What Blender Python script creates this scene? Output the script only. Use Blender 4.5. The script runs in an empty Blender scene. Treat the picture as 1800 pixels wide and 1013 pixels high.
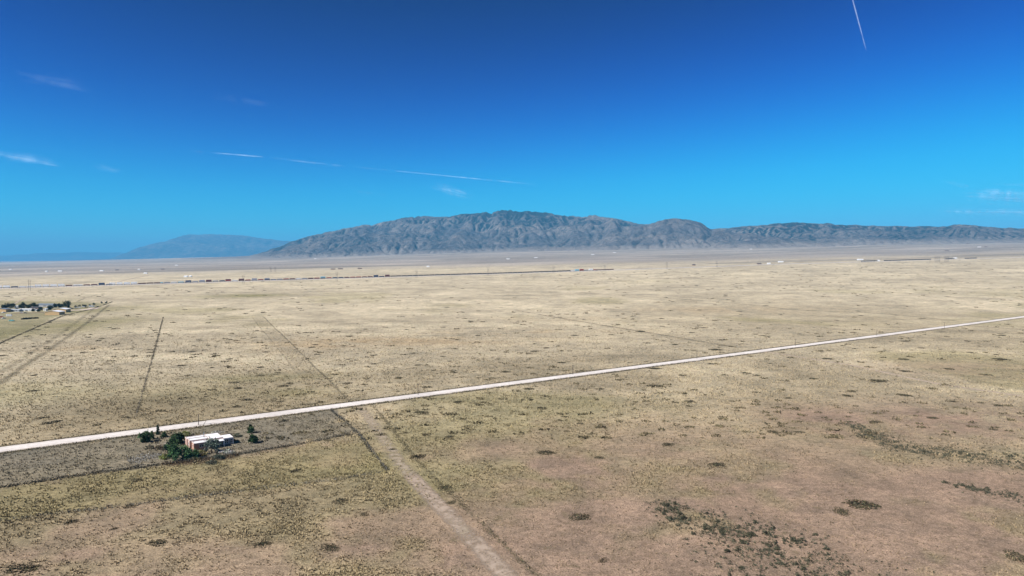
import bpy, math, random
import numpy as np

# ------------------------------------------------------------------ camera, sky, sun, exposure
scene = bpy.context.scene
COL = scene.collection
rad = math.radians
CAM_H = 75.0
PITCH = math.atan(48.5 / 1200.0)
cam_d = bpy.data.cameras.new('camera')
cam_d.sensor_width = 36.0
cam_d.lens = 24.0
cam_d.clip_start = 0.5
cam_d.clip_end = 400000.0
cam = bpy.data.objects.new('camera', cam_d)
cam.location = (0, 0, CAM_H)
cam.rotation_euler = (math.pi / 2 - PITCH, 0, 0)
COL.objects.link(cam)
scene.camera = cam

SUN_EL, SUN_AZ = 42.0, 238.0          # azimuth clockwise from +Y
world = bpy.data.worlds.new('World')
scene.world = world
world.use_nodes = True
wn = world.node_tree
sky = wn.nodes.new('ShaderNodeTexSky')
sky.sky_type = 'NISHITA'
sky.sun_disc = False
sky.sun_elevation = rad(SUN_EL)
sky.sun_rotation = rad(SUN_AZ)
sky.altitude = 2500
sky.air_density = 1.0
sky.dust_density = 0.2
sky.ozone_density = 6.0
# deep, polarised-looking autumn blue: a film-like response applied to the whole sky, equal in every direction
def wvec(op, a, b):
    n = wn.nodes.new('ShaderNodeVectorMath')
    n.operation = op
    for i, v in enumerate((a, b)):
        if isinstance(v, tuple): n.inputs[i].default_value = v
        else: wn.links.new(v, n.inputs[i])
    return n.outputs[0]
gm = wn.nodes.new('ShaderNodeGamma')
gm.inputs['Gamma'].default_value = 4.2
wn.links.new(wvec('MULTIPLY', sky.outputs[0], (0.03, 0.03, 0.03)), gm.inputs[0])
SKY_K, SKY_M = (340.0, 3700.0, 1700.0), (0.15, 0.38, 0.60)
sk = wvec('MULTIPLY', gm.outputs[0], SKY_K)
sk = wvec('DIVIDE', sk, wvec('ADD', wvec('MULTIPLY', sk, tuple(1 / m for m in SKY_M)), (1.0, 1.0, 1.0)))
wn.links.new(wvec('MULTIPLY', sk, (10.0, 10.0, 10.0)), wn.nodes['Background'].inputs[0])
wn.nodes['Background'].inputs[1].default_value = 0.1

sun_d = bpy.data.lights.new('sun', 'SUN')
sun_d.energy = 4.2
sun_d.angle = rad(0.53)
sun_d.color = (1.0, 0.96, 0.90)
sun = bpy.data.objects.new('sun', sun_d)
sun.rotation_euler = (rad(90 - SUN_EL), 0, rad(180 - SUN_AZ))
COL.objects.link(sun)

vs = scene.view_settings
vs.view_transform = 'Standard'
vs.look = 'None'
vs.exposure = 1.0
vs.gamma = 1.0
scene.cycles.use_denoising = True
scene.cycles.max_bounces = 5
scene.cycles.transparent_max_bounces = 40
scene.cycles.volume_bounces = 0

rng = random.Random(7)
nrng = np.random.default_rng(7)

# ------------------------------------------------------------------ noise
def _hash(ix, iy, seed):
    h = (ix.astype(np.int64) * 374761393 + iy.astype(np.int64) * 668265263 + seed * 144665) & 0xFFFFFFFF
    h = ((h ^ (h >> 13)) * 1274126177) & 0xFFFFFFFF
    h = (h ^ (h >> 16)) & 0xFFFFFFFF
    return h / 4294967295.0

def vnoise(x, y, seed=0):
    x = np.asarray(x, float); y = np.asarray(y, float)
    ix = np.floor(x); iy = np.floor(y)
    fx = x - ix; fy = y - iy
    fx = fx * fx * fx * (fx * (fx * 6 - 15) + 10); fy = fy * fy * fy * (fy * (fy * 6 - 15) + 10)
    a = _hash(ix, iy, seed); b = _hash(ix + 1, iy, seed)
    c = _hash(ix, iy + 1, seed); d = _hash(ix + 1, iy + 1, seed)
    return (a + (b - a) * fx) * (1 - fy) + (c + (d - c) * fx) * fy

def fbm(x, y, oct=4, seed=0, gain=0.5):
    s = 0.0; a = 1.0; t = 0.0
    for k in range(oct):
        s = s + a * vnoise(x * 2 ** k + 17.3 * k, y * 2 ** k - 9.1 * k, seed + k)
        t += a; a *= gain
    return s / t

def ridged(x, y, oct=4, seed=0):
    s = 0.0; a = 1.0; t = 0.0
    for k in range(oct):
        n = 1 - np.abs(2 * vnoise(x * 2 ** k + 3.3 * k, y * 2 ** k + 7.7 * k, seed + k) - 1)
        s = s + a * n * n; t += a; a *= 0.5
    return s / t

def sstep(e0, e1, x):
    t = np.clip((x - e0) / (e1 - e0), 0, 1)
    return t * t * (3 - 2 * t)

# ------------------------------------------------------------------ terrain height
_cols = np.array([-600, 0, 450, 900, 1350, 1800, 2400], float)
_ys = np.array([10, 1000, 1800, 2300, 3000, 4500, 6500, 9000, 14000, 60000], float)
_tab = np.array([
    [0, 0, 0, 0, 0, 2, 5, 10, 20, 30],
    [0, 0, 0, 1, 2, 6, 12, 18, 30, 36],
    [0, 0, 10, 18, 24, 38, 55, 90, 170, 170],
    [0, 0, 16, 31, 42, 68, 115, 200, 260, 260],
    [0, 0, 26, 46, 70, 102, 165, 280, 300, 300],
    [0, 0, 34, 56, 84, 128, 225, 330, 340, 340],
    [0, 0, 38, 62, 94, 150, 260, 360, 370, 370]], float)
_lf = np.linspace(math.log(10), math.log(60000), 700)
_fine = []
for row in _tab:
    v = np.interp(np.exp(_lf), _ys, row)
    k = np.hanning(31); k /= k.sum()
    v = np.convolve(np.pad(v, 15, mode='edge'), k, mode='valid')
    v[np.exp(_lf) < 960] = 0
    _fine.append(v)
_fine = np.array(_fine)

def height(X, Y):
    X = np.asarray(X, float); Y = np.asarray(Y, float)
    r = np.sqrt(X * X + Y * Y) + 1e-6
    th = np.arctan2(X, Y)
    thc = np.clip(th, -0.87, 0.87)
    Yp = np.clip(r * np.cos(thc), 11, 59000)
    col = np.clip(900 + 1200 * np.tan(thc), -600, 2400)
    ci = np.clip(np.searchsorted(_cols, col, side='right') - 1, 0, len(_cols) - 2)
    cf = (col - _cols[ci]) / (_cols[ci + 1] - _cols[ci])
    q = (np.log(Yp) - _lf[0]) / (_lf[1] - _lf[0])
    qi = np.clip(q.astype(int), 0, len(_lf) - 2); qf = q - qi
    a = _fine[ci, qi] * (1 - qf) + _fine[ci, qi + 1] * qf
    b = _fine[ci + 1, qi] * (1 - qf) + _fine[ci + 1, qi + 1] * qf
    z = a + (b - a) * cf
    back = np.clip((np.abs(th) - 1.4) / 0.8, 0, 1)
    return z * (1 - back)

def hz(x, y):
    return float(height(np.array([x]), np.array([y]))[0])

_f = np.array([0, math.cos(PITCH), -math.sin(PITCH)])
_u = np.array([0, math.sin(PITCH), math.cos(PITCH)])
def ray(px, py):
    return _f + np.array([1.0, 0, 0]) * (px - 900) / 1200 + _u * (506.5 - py) / 1200

def gp(px, py):
    """point of the terrain that a measured photo position corresponds to (survey helper)"""
    d = ray(px, py)
    ts = np.geomspace(100, 50000, 3000)
    P = d[None, :] * ts[:, None]
    below = (CAM_H + P[:, 2]) < height(P[:, 0], P[:, 1])
    i = int(np.argmax(below)) if below.any() else len(ts) - 1
    lo, hi = ts[max(i - 1, 0)], ts[i]
    for _ in range(30):
        m = (lo + hi) / 2
        if CAM_H + d[2] * m < hz(d[0] * m, d[1] * m): hi = m
        else: lo = m
    return np.array([d[0] * hi, d[1] * hi, hz(d[0] * hi, d[1] * hi)])

def at_alt(px, py, alt):
    d = ray(px, py)
    t = (alt - CAM_H) / d[2]
    return np.array([d[0] * t, d[1] * t, alt])

# ------------------------------------------------------------------ material helpers
def new_mat(name):
    m = bpy.data.materials.new(name)
    m.use_nodes = True
    return m, m.node_tree, m.node_tree.nodes['Principled BSDF']

def noise_node(nt, scale, detail=3, rough=0.6, vec=None, dist=0.0):
    n = nt.nodes.new('ShaderNodeTexNoise')
    n.inputs['Scale'].default_value = scale
    n.inputs['Detail'].default_value = detail
    n.inputs['Roughness'].default_value = rough
    n.inputs['Distortion'].default_value = dist
    if vec is not None: nt.links.new(vec, n.inputs['Vector'])
    return n

def ramp(nt, fac, stops):
    r = nt.nodes.new('ShaderNodeValToRGB')
    e = r.color_ramp.elements
    e[0].position, e[0].color = stops[0][0], (*stops[0][1], 1)
    e[1].position, e[1].color = stops[-1][0], (*stops[-1][1], 1)
    for p, c in stops[1:-1]:
        k = e.new(p); k.color = (*c, 1)
    nt.links.new(fac, r.inputs[0])
    return r

def mixc(nt, a, b, fac, blend='MIX'):
    m = nt.nodes.new('ShaderNodeMix'); m.data_type = 'RGBA'; m.blend_type = blend
    for sock, v in ((m.inputs[6], a), (m.inputs[7], b), (m.inputs[0], fac)):
        if isinstance(v, (int, float)): sock.default_value = v
        elif isinstance(v, tuple): sock.default_value = (*v, 1) if len(v) == 3 else v
        else: nt.links.new(v, sock)
    return m.outputs[2]

def simple_mat(name, col, rough=0.7, var=0.15, scale=1.5, metal=0.0):
    m, nt, b = new_mat(name)
    tc = nt.nodes.new('ShaderNodeTexCoord')
    n = noise_node(nt, scale, 4, 0.65, tc.outputs['Object'])
    lo = tuple(c * (1 - var) for c in col); hi = tuple(min(1, c * (1 + var)) for c in col)
    r = ramp(nt, n.outputs[0], [(0.3, lo), (0.7, hi)])
    nt.links.new(r.outputs[0], b.inputs['Base Color'])
    b.inputs['Roughness'].default_value = rough
    b.inputs['Metallic'].default_value = metal
    b.inputs['Specular IOR Level'].default_value = 0.25
    return m

def attr_mat(name, attr, rough=0.9, trans=0.0):
    m, nt, b = new_mat(name)
    a = nt.nodes.new('ShaderNodeAttribute'); a.attribute_name = attr
    nt.links.new(a.outputs['Color'], b.inputs['Base Color'])
    b.inputs['Roughness'].default_value = rough
    b.inputs['Specular IOR Level'].default_value = 0.05
    return m

def strip_mat(name, col_lo, col_hi, strength=1.0, nscale=0.5, edge=0.25, nlo=0.3, nhi=0.55):
    """bare soil / trampled strip whose edges break up into the grass"""
    m, nt, b = new_mat(name)
    geo = nt.nodes.new('ShaderNodeNewGeometry')
    uv = nt.nodes.new('ShaderNodeUVMap')
    sep = nt.nodes.new('ShaderNodeSeparateXYZ'); nt.links.new(uv.outputs[0], sep.inputs[0])
    n1 = noise_node(nt, nscale, 4, 0.7, geo.outputs['Position'])
    n2 = noise_node(nt, nscale * 0.12, 3, 0.6, geo.outputs['Position'])
    r = ramp(nt, n1.outputs[0], [(0.3, col_lo), (0.7, col_hi)])
    nt.links.new(r.outputs[0], b.inputs['Base Color'])
    b.inputs['Roughness'].default_value = 0.95
    b.inputs['Specular IOR Level'].default_value = 0.05
    def mth(op, *vals):
        k = nt.nodes.new('ShaderNodeMath'); k.operation = op
        for i, v in enumerate(vals):
            if isinstance(v, (int, float)): k.inputs[i].default_value = v
            else: nt.links.new(v, k.inputs[i])
        return k.outputs[0]
    d = mth('SUBTRACT', 1.0, mth('ABSOLUTE', mth('SUBTRACT', mth('MULTIPLY', sep.outputs[0], 2.0), 1.0)))
    e = mth('DIVIDE', d, edge)
    nn = mth('ADD', mth('MULTIPLY', n1.outputs[0], 0.6), mth('MULTIPLY', n2.outputs[0], 0.4))
    mr = nt.nodes.new('ShaderNodeMapRange'); mr.interpolation_type = 'SMOOTHSTEP'
    mr.inputs['From Min'].default_value = nlo; mr.inputs['From Max'].default_value = nhi
    nt.links.new(nn, mr.inputs['Value'])
    fac = mth('MULTIPLY', mth('MINIMUM', e, 1.0), mr.outputs[0])
    fac = mth('MULTIPLY', mth('MULTIPLY', fac, strength), mth('MINIMUM', mth('MULTIPLY', sep.outputs[1], 4.0), 1.0))
    tr = nt.nodes.new('ShaderNodeBsdfTransparent')
    mx = nt.nodes.new('ShaderNodeMixShader')
    nt.links.new(fac, mx.inputs[0]); nt.links.new(tr.outputs[0], mx.inputs[1]); nt.links.new(b.outputs[0], mx.inputs[2])
    nt.links.new(mx.outputs[0], nt.nodes['Material Output'].inputs['Surface'])
    return m

# ------------------------------------------------------------------ mesh helpers
def np_mesh(name, V, F, colors=None, attr='tint', smooth=False, uv=None):
    V = np.asarray(V, np.float32); F = np.asarray(F, np.int32)
    me = bpy.data.meshes.new(name)
    n = F.shape[1]
    me.vertices.add(len(V)); me.vertices.foreach_set('co', V.ravel())
    me.loops.add(F.size); me.loops.foreach_set('vertex_index', F.ravel())
    me.polygons.add(len(F))
    me.polygons.foreach_set('loop_start', np.arange(0, F.size, n, dtype=np.int32))
    me.polygons.foreach_set('loop_total', np.full(len(F), n, np.int32))
    me.polygons.foreach_set('use_smooth', np.full(len(F), smooth))
    me.update(calc_edges=True)
    if colors is not None:
        C = np.ones((len(V), 4), np.float32); C[:, :3] = colors
        a = me.color_attributes.new(attr, 'FLOAT_COLOR', 'POINT')
        a.data.foreach_set('color', C.ravel())
    if uv is not None:
        l = me.uv_layers.new(name='UVMap')
        l.data.foreach_set('uv', np.asarray(uv, np.float32)[F.ravel()].ravel())
    return me

def link(name, me, mat=None, parent=None, loc=None):
    o = bpy.data.objects.new(name, me)
    COL.objects.link(o)
    if mat is not None and not me.materials: me.materials.append(mat)
    if parent is not None: o.parent = parent
    if loc is not None: o.location = loc
    return o

def tag(o, label=None, cat=None, group=None, kind=None):
    if label: o['label'] = label
    if cat: o['category'] = cat
    if group: o['group'] = group
    if kind: o['kind'] = kind
    return o

def empty(name, loc, rz=0.0, label=None, cat=None, group=None):
    o = bpy.data.objects.new(name, None)
    COL.objects.link(o)
    o.location = loc; o.rotation_euler = (0, 0, rz)
    o.empty_display_size = 1
    return tag(o, label, cat, group)

def copy_tree(o, parent=None):
    c = o.copy(); COL.objects.link(c)
    if parent is not None: c.parent = parent
    for ch in [k for k in o.children]:
        copy_tree(ch, c)
    return c

class MB:
    def __init__(s): s.v = []; s.f = []
    def box(s, x0, x1, y0, y1, z0, z1):
        n = len(s.v)
        s.v += [(x0, y0, z0), (x1, y0, z0), (x1, y1, z0), (x0, y1, z0), (x0, y0, z1), (x1, y0, z1), (x1, y1, z1), (x0, y1, z1)]
        s.f += [tuple(n + i for i in q) for q in ((0, 3, 2, 1), (4, 5, 6, 7), (0, 1, 5, 4), (1, 2, 6, 5), (2, 3, 7, 6), (3, 0, 4, 7))]
        return s
    def poly_prism(s, pts, y0, y1):          # pts in xz, extruded along y
        n = len(s.v); k = len(pts)
        s.v += [(x, y0, z) for x, z in pts] + [(x, y1, z) for x, z in pts]
        s.f += [tuple(n + i for i in range(k)), tuple(n + k + i for i in reversed(range(k)))]
        s.f += [(n + i, n + k + i, n + k + (i + 1) % k, n + (i + 1) % k) for i in range(k)]
        return s
    def tube(s, p0, p1, r0, r1, seg=6, cap=True):
        p0 = np.array(p0, float); p1 = np.array(p1, float)
        d = p1 - p0; d /= np.linalg.norm(d) + 1e-9
        a = np.cross(d, (0, 0, 1) if abs(d[2]) < 0.9 else (1, 0, 0)); a /= np.linalg.norm(a)
        b = np.cross(d, a); n = len(s.v)
        for p, r in ((p0, r0), (p1, r1)):
            for i in range(seg):
                t = 2 * math.pi * i / seg
                s.v.append(tuple(p + r * (math.cos(t) * a + math.sin(t) * b)))
        s.f += [(n + i, n + (i + 1) % seg, n + seg + (i + 1) % seg, n + seg + i) for i in range(seg)]
        if cap:
            s.f += [tuple(n + i for i in reversed(range(seg))), tuple(n + seg + i for i in range(seg))]
        return s
    def mesh(s, name):
        me = bpy.data.meshes.new(name); me.from_pydata(s.v, [], s.f); me.update(); return me
    def build(s, name, mat, parent=None, loc=None):
        return link(name, s.mesh(name), mat, parent, loc)

# ------------------------------------------------------------------ layout of the land
def P2(px, py): return gp(px, py)[:2]
ROAD_A = P2(0, 791); ROAD_B = P2(1800, 557)
_rd = ROAD_B - ROAD_A; ROAD_DIR = _rd / np.linalg.norm(_rd)
ROAD_N = np.array([-ROAD_DIR[1], ROAD_DIR[0]])        # points away from the camera
ROAD_HALF = 3.7
def road_pt(px):
    """point on the road centre line in the bearing of a photo column"""
    t = (px - 900) / 1200
    k = (t * ROAD_A[1] - ROAD_A[0]) / (ROAD_DIR[0] - t * ROAD_DIR[1])
    return ROAD_A + k * ROAD_DIR
def road_dist(X, Y):
    return (X - ROAD_A[0]) * ROAD_N[0] + (Y - ROAD_A[1]) * ROAD_N[1]

def polyline(pts, step=8.0):
    out = []
    for a, b in zip(pts[:-1], pts[1:]):
        n = max(1, int(np.linalg.norm(b - a) / step))
        for i in range(n): out.append(a + (b - a) * i / n)
    out.append(pts[-1])
    return np.array(out)

def seg_dist(X, Y, pts):
    best = np.full(np.shape(X), 1e9); side = np.zeros(np.shape(X))
    for a, b in zip(pts[:-1], pts[1:]):
        d = b - a; L2 = d @ d
        t = np.clip(((X - a[0]) * d[0] + (Y - a[1]) * d[1]) / L2, 0, 1)
        dx = X - a[0] - t * d[0]; dy = Y - a[1] - t * d[1]
        q = np.sqrt(dx * dx + dy * dy)
        s = np.sign(d[0] * dy - d[1] * dx)
        m = q < best
        best = np.where(m, q, best); side = np.where(m, s, side)
    return best, side

CLEAR = [P2(455, 556), P2(610, 708), P2(706, 816), P2(788, 905), P2(880, 1000), P2(1010, 1140)]
FENCE_PADDOCK = [P2(-150, 884), P2(0, 858), P2(130, 838), P2(250, 822), P2(420, 799), P2(530, 781), P2(628, 761)]
FENCE_SIDE = [P2(583, 722), P2(628, 761), P2(680, 828)]
FENCE_YARD = [P2(680, 828), P2(600, 843), P2(430, 863), P2(330, 876), P2(150, 898), P2(-100, 930)]
FENCE_FIELD = [P2(287, 558), P2(265, 640), P2(239, 732)]
FENCE_FARM = [P2(197, 531), P2(165, 543), P2(110, 556), P2(0, 604), P2(-160, 680)]

def in_poly(X, Y, poly):
    inside = np.zeros(np.shape(X), bool)
    j = len(poly) - 1
    for i in range(len(poly)):
        xi, yi = poly[i]; xj, yj = poly[j]
        c = ((yi > Y) != (yj > Y)) & (X < (xj - xi) * (Y - yi) / (yj - yi + 1e-12) + xi)
        inside ^= c; j = i
    return inside

PADDOCK = [P2(-300, 830), P2(583, 722), P2(628, 761), P2(420, 799), P2(250, 822), P2(0, 858), P2(-300, 905)]
YARD = [P2(640, 775), P2(680, 828), P2(430, 863), P2(150, 898), P2(0, 915), P2(-200, 930), P2(-200, 900), P2(250, 824), P2(420, 801)]
FARM = [P2(-160, 675), P2(0, 600), P2(110, 553), P2(165, 541), P2(190, 533), P2(0, 528), P2(-200, 528)]

STRAW = np.array([0.44, 0.375, 0.275]); OLIVE = np.array([0.285, 0.232, 0.15]); PINK = np.array([0.258, 0.186, 0.139])
GREEN = np.array([0.205, 0.185, 0.087]); GREY = np.array([0.185, 0.165, 0.13]); MAUVE = np.array([0.335, 0.292, 0.258])
RUST = np.array([0.33, 0.245, 0.15])

def gauss(X, Y, c, rx, ry, ang=0.0):
    dx = X - c[0]; dy = Y - c[1]
    ca, sa = math.cos(ang), math.sin(ang)
    u = (dx * ca + dy * sa) / rx; v = (-dx * sa + dy * ca) / ry
    return np.exp(-(u * u + v * v))

SOILS = [(P2(1000, 835), 22, 30, 0, 1.0), (P2(1080, 900), 26, 16, 0, .9), (P2(1250, 975), 40, 14, 0, 1.0), (P2(1600, 935), 60, 30, 0, 1.0),
         (P2(1300, 860), 30, 22, 0, .8), (P2(1480, 745), 34, 40, 0, .8), (P2(1700, 740), 60, 45, 0, .7), (P2(1750, 860), 60, 30, 0, .8),
         (P2(640, 960), 22, 9, 0, .6), (P2(400, 965), 25, 8, 0, .5), (P2(120, 975), 30, 8, 0, .55), (P2(880, 790), 26, 22, 0, .5),
         (P2(800, 975), 16, 12, 0, .8), (P2(1150, 790), 50, 34, 0, .45), (P2(1700, 650), 60, 40, 0, .4), (P2(150, 1010), 30, 10, 0, .5),
         (P2(950, 960), 24, 12, 0, .8), (P2(1400, 1010), 40, 9, 0, .9), (P2(850, 870), 16, 18, 0, .5), (P2(1800, 1000), 40, 14, 0, .8)]
GREENS = [(P2(100, 575), 60, 130, 0, .9), (P2(170, 545), 60, 100, 0, .7), (P2(430, 520), 90, 60, .2, .8), (P2(470, 664), 40, 18, 0.2, .55),
          (P2(30, 690), 60, 40, 0, .5), (P2(330, 690), 40, 30, 0, .35), (P2(510, 690), 25, 16, 0, .4)]
RUSTS = [(P2(700, 600), 140, 40, 0.1, .8), (P2(560, 608), 50, 40, 0, .7), (P2(940, 585), 110, 40, .1, .6), (P2(1250, 545), 160, 60, .1, .45),
         (P2(130, 610), 40, 30, 0, .5), (P2(110, 645), 34, 22, 0, .5), (P2(1000, 560), 120, 50, 0, .3)]
TRACK_P = np.array([0, 2300.0]); TRACK_DIR = np.array([1, 0.36]) / math.hypot(1, 0.36)

def ground_tint(X, Y, soil=False):
    r = np.sqrt(X * X + Y * Y)
    n_big = fbm(X / 170, Y / 170, 4, 11); n_mid = fbm(X / 38, Y / 38, 4, 23); n_sm = fbm(X / 9, Y / 9, 3, 37)
    n_hug = fbm(X / 900, Y / 420, 4, 5)
    far = sstep(230, 560, r + 260 * (n_big - .5))
    right = sstep(0, 500, X + 200 * (n_big - .5)) * (1 - sstep(800, 1500, r)) * 0.5
    w = np.clip(far - right, 0, 1)[:, None]
    C = OLIVE * (1 - w) + STRAW * w
    n_str = fbm(X / 120, Y / 40, 4, 51)
    C = C * (0.72 + 0.56 * n_mid[:, None]) * (0.78 + 0.44 * n_big[:, None]) * (.8 + .4 * n_str[:, None])
    g = np.zeros_like(X)
    for c, rx, ry, a, s in GREENS: g = np.maximum(g, s * gauss(X, Y, c, rx, ry, a))
    g = np.clip(g * (0.35 + 1.3 * n_mid) , 0, 1)
    g = np.maximum(g, 0.5 * sstep(0.57, 0.75, n_big) * (1 - sstep(900, 2500, r)))
    C = C * (1 - g[:, None]) + GREEN * g[:, None]
    g = np.zeros_like(X)
    for c, rx, ry, a, s in RUSTS: g = np.maximum(g, s * gauss(X, Y, c, rx, ry, a))
    g = np.clip(g * sstep(0.35, 0.65, n_mid) * 1.0, 0, 1)
    C = C * (1 - g[:, None]) + RUST * g[:, None]
    g = np.zeros_like(X)
    for c, rx, ry, a, s in SOILS: g = np.maximum(g, s * gauss(X, Y, c, rx, ry, a))
    g = np.maximum(g, (0.45 + .4 * sstep(-60, 120, X)) * (1 - sstep(170, 400, r)) * sstep(.42, .60, n_mid))
    g = np.clip(g * 1.5 * sstep(0.2, 0.58, n_mid * .6 + n_sm * .4) + 0.2 * g, 0, 1)
    C = C * (1 - g[:, None]) + PINK * (.88 + .3 * n_sm[:, None]) * g[:, None]
    bare = g
    # far bands, beyond the railway: mauve sage flats crossed by darker and paler bands
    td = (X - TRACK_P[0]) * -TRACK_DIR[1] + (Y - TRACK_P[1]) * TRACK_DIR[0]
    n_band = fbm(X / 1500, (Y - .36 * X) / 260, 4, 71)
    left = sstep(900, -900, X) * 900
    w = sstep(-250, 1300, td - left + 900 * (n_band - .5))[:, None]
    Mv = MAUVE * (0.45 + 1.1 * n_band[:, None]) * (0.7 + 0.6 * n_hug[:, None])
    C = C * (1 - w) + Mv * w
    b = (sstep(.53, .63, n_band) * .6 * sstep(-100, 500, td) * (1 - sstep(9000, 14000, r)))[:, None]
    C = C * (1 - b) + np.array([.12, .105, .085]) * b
    # the grazed paddock beside the house and the farm yard
    jx = X + 12 * (n_sm - .5); jy = Y + 12 * (fbm(X / 9 + 50, Y / 9, 3, 91) - .5)
    m = in_poly(jx, jy, PADDOCK)[:, None] * (0.45 + .7 * n_mid[:, None])
    C = C * (1 - m) + GREY * (0.8 + .4 * n_sm[:, None]) * m
    m = in_poly(jx, jy, YARD)[:, None] * .45
    C = C * (1 - m) + np.array([.23, .2, .10]) * (0.8 + .4 * n_sm[:, None]) * m
    m = in_poly(jx, jy, FARM)[:, None] * .6
    C = C * (1 - m) + np.array([.20, .185, .095]) * (0.7 + .6 * n_mid[:, None]) * m
    C = np.clip(C, 0.02, 0.8)
    return (C, bare) if soil else C

# ------------------------------------------------------------------ ground
angs = np.concatenate([np.arange(-180, -50, 6.5), np.arange(-50, 50.01, 0.16), np.arange(56.5, 180.1, 6.5)])
angs = np.radians(angs); angs[-1] = math.pi
radii = np.concatenate([[14, 60, 105], np.geomspace(138, 52000, 430)])
A, R = np.meshgrid(angs[:-1], radii)
gx = (R * np.sin(A)).ravel(); gy = (R * np.cos(A)).ravel()
gz = height(gx, gy)
na, nr = len(angs) - 1, len(radii)
ii, jj = np.meshgrid(np.arange(nr - 1), np.arange(na), indexing='ij')
j2 = (jj + 1) % na
F = np.stack([ii * na + jj, (ii + 1) * na + jj, (ii + 1) * na + j2, ii * na + j2], -1).reshape(-1, 4)[:, ::-1]
V = np.stack([gx, gy, gz], 1)
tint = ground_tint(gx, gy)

gm_, nt, b = new_mat('dry_grassland')
geo = nt.nodes.new('ShaderNodeNewGeometry')
at_ = nt.nodes.new('ShaderNodeAttribute'); at_.attribute_name = 'tint'
pos = geo.outputs['Position']
n1 = noise_node(nt, 2.2, 3, 0.75, pos)
n2 = noise_node(nt, 0.45, 4, 0.7, pos)
n3 = noise_node(nt, 0.07, 5, 0.68, pos)
n4 = noise_node(nt, 0.16, 3, 0.6, pos, 0.4)
r1 = ramp(nt, n1.outputs[0], [(0.32, (.34, .34, .33)), (0.68, (1.62, 1.62, 1.62))])
r2 = ramp(nt, n2.outputs[0], [(0.3, (.62, .62, .6)), (0.68, (1.35, 1.34, 1.3))])
r3 = ramp(nt, n3.outputs[0], [(0.33, (.72, .74, .74)), (0.66, (1.25, 1.22, 1.18))])
c = mixc(nt, at_.outputs['Color'], r1.outputs[0], 0.8, 'MULTIPLY')
c = mixc(nt, c, r2.outputs[0], 0.85, 'MULTIPLY')
c = mixc(nt, c, r3.outputs[0], 0.9, 'MULTIPLY')
r4 = ramp(nt, n4.outputs[0], [(0.62, (0, 0, 0)), (0.72, (1, 1, 1))])
c = mixc(nt, c, (.12, .10, .055), mixc(nt, (0, 0, 0), r4.outputs[0], .5))
nt.links.new(c, b.inputs['Base Color'])
b.inputs['Roughness'].default_value = 1.0
b.inputs['Specular IOR Level'].default_value = 0.02
bp = nt.nodes.new('ShaderNodeBump'); bp.inputs['Strength'].default_value = 0.9; bp.inputs['Distance'].default_value = 0.35
hm = nt.nodes.new('ShaderNodeMath'); hm.operation = 'ADD'
nt.links.new(n1.outputs[0], hm.inputs[0]); nt.links.new(n2.outputs[0], hm.inputs[1])
nt.links.new(hm.outputs[0], bp.inputs['Height']); nt.links.new(bp.outputs[0], b.inputs['Normal'])
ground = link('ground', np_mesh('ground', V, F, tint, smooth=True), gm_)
tag(ground, 'wide plain of dry straw coloured grassland rising to the mountains', kind='structure')

# ------------------------------------------------------------------ mountains
def erode(z, dx, iters, K, diff=0.005):
    ny, nx = z.shape
    offs = [(-1, -1), (-1, 0), (-1, 1), (0, -1), (0, 1), (1, -1), (1, 0), (1, 1)]
    base = np.arange(ny * nx).reshape(ny, nx)
    for it in range(iters):
        zp = np.pad(z, 1, mode='edge'); zp[0] += 0; best = np.zeros_like(z); rec = base.copy()
        for dy, dxo in offs:
            zn = zp[1 + dy:1 + dy + ny, 1 + dxo:1 + dxo + nx]
            s = (z - zn) / (dx * math.hypot(dy, dxo))
            m = s > best
            yy = np.clip(np.arange(ny)[:, None] + dy, 0, ny - 1); xx = np.clip(np.arange(nx)[None, :] + dxo, 0, nx - 1)
            tgt = yy * nx + xx
            rec = np.where(m, tgt, rec); best = np.where(m, s, best)
        rf = rec.ravel(); live = (rf != base.ravel()).astype(float)
        Aacc = np.ones(ny * nx); cur = np.ones(ny * nx)
        for _ in range(140):
            cur = np.bincount(rf, weights=cur * live, minlength=ny * nx)
            Aacc += cur
            if cur.sum() < ny * nx * 0.002: break
        Aacc = Aacc.reshape(ny, nx)
        dz = np.minimum(K * np.sqrt(Aacc) * best, 0.4 * best * dx)
        z = z - dz
        zp = np.pad(z, 1, mode='edge')
        z = z + diff * (zp[:-2, 1:-1] + zp[2:, 1:-1] + zp[1:-1, :-2] + zp[1:-1, 2:] - 4 * z)
    return z

def tent(X, Y, line, wf, wb, sharp=1.15):
    """ridge: line of (x, y, z) crest points with front and back half widths"""
    L = np.array(line, float)
    out = np.full(X.shape, -1e4)
    for a, b in zip(L[:-1], L[1:]):
        d = b[:2] - a[:2]; L2 = d @ d
        t = np.clip(((X - a[0]) * d[0] + (Y - a[1]) * d[1]) / L2, 0, 1)
        dx = X - a[0] - t * d[0]; dy = Y - a[1] - t * d[1]
        q = np.sqrt(dx * dx + dy * dy)
        wd = np.where(dy < 0, wf, wb)
        zc = a[2] + t * (b[2] - a[2])
        k = np.clip(1 - q / wd, 0, 1) ** sharp
        out = np.maximum(out, zc * k)
    return out

def crest(px, py, Y, base=None):
    X = (px - 900) / 1200 * Y
    d = ray(px, py); z = CAM_H + d[2] / d[1] * Y
    return (X, Y, z - hz(X, Y))

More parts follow.
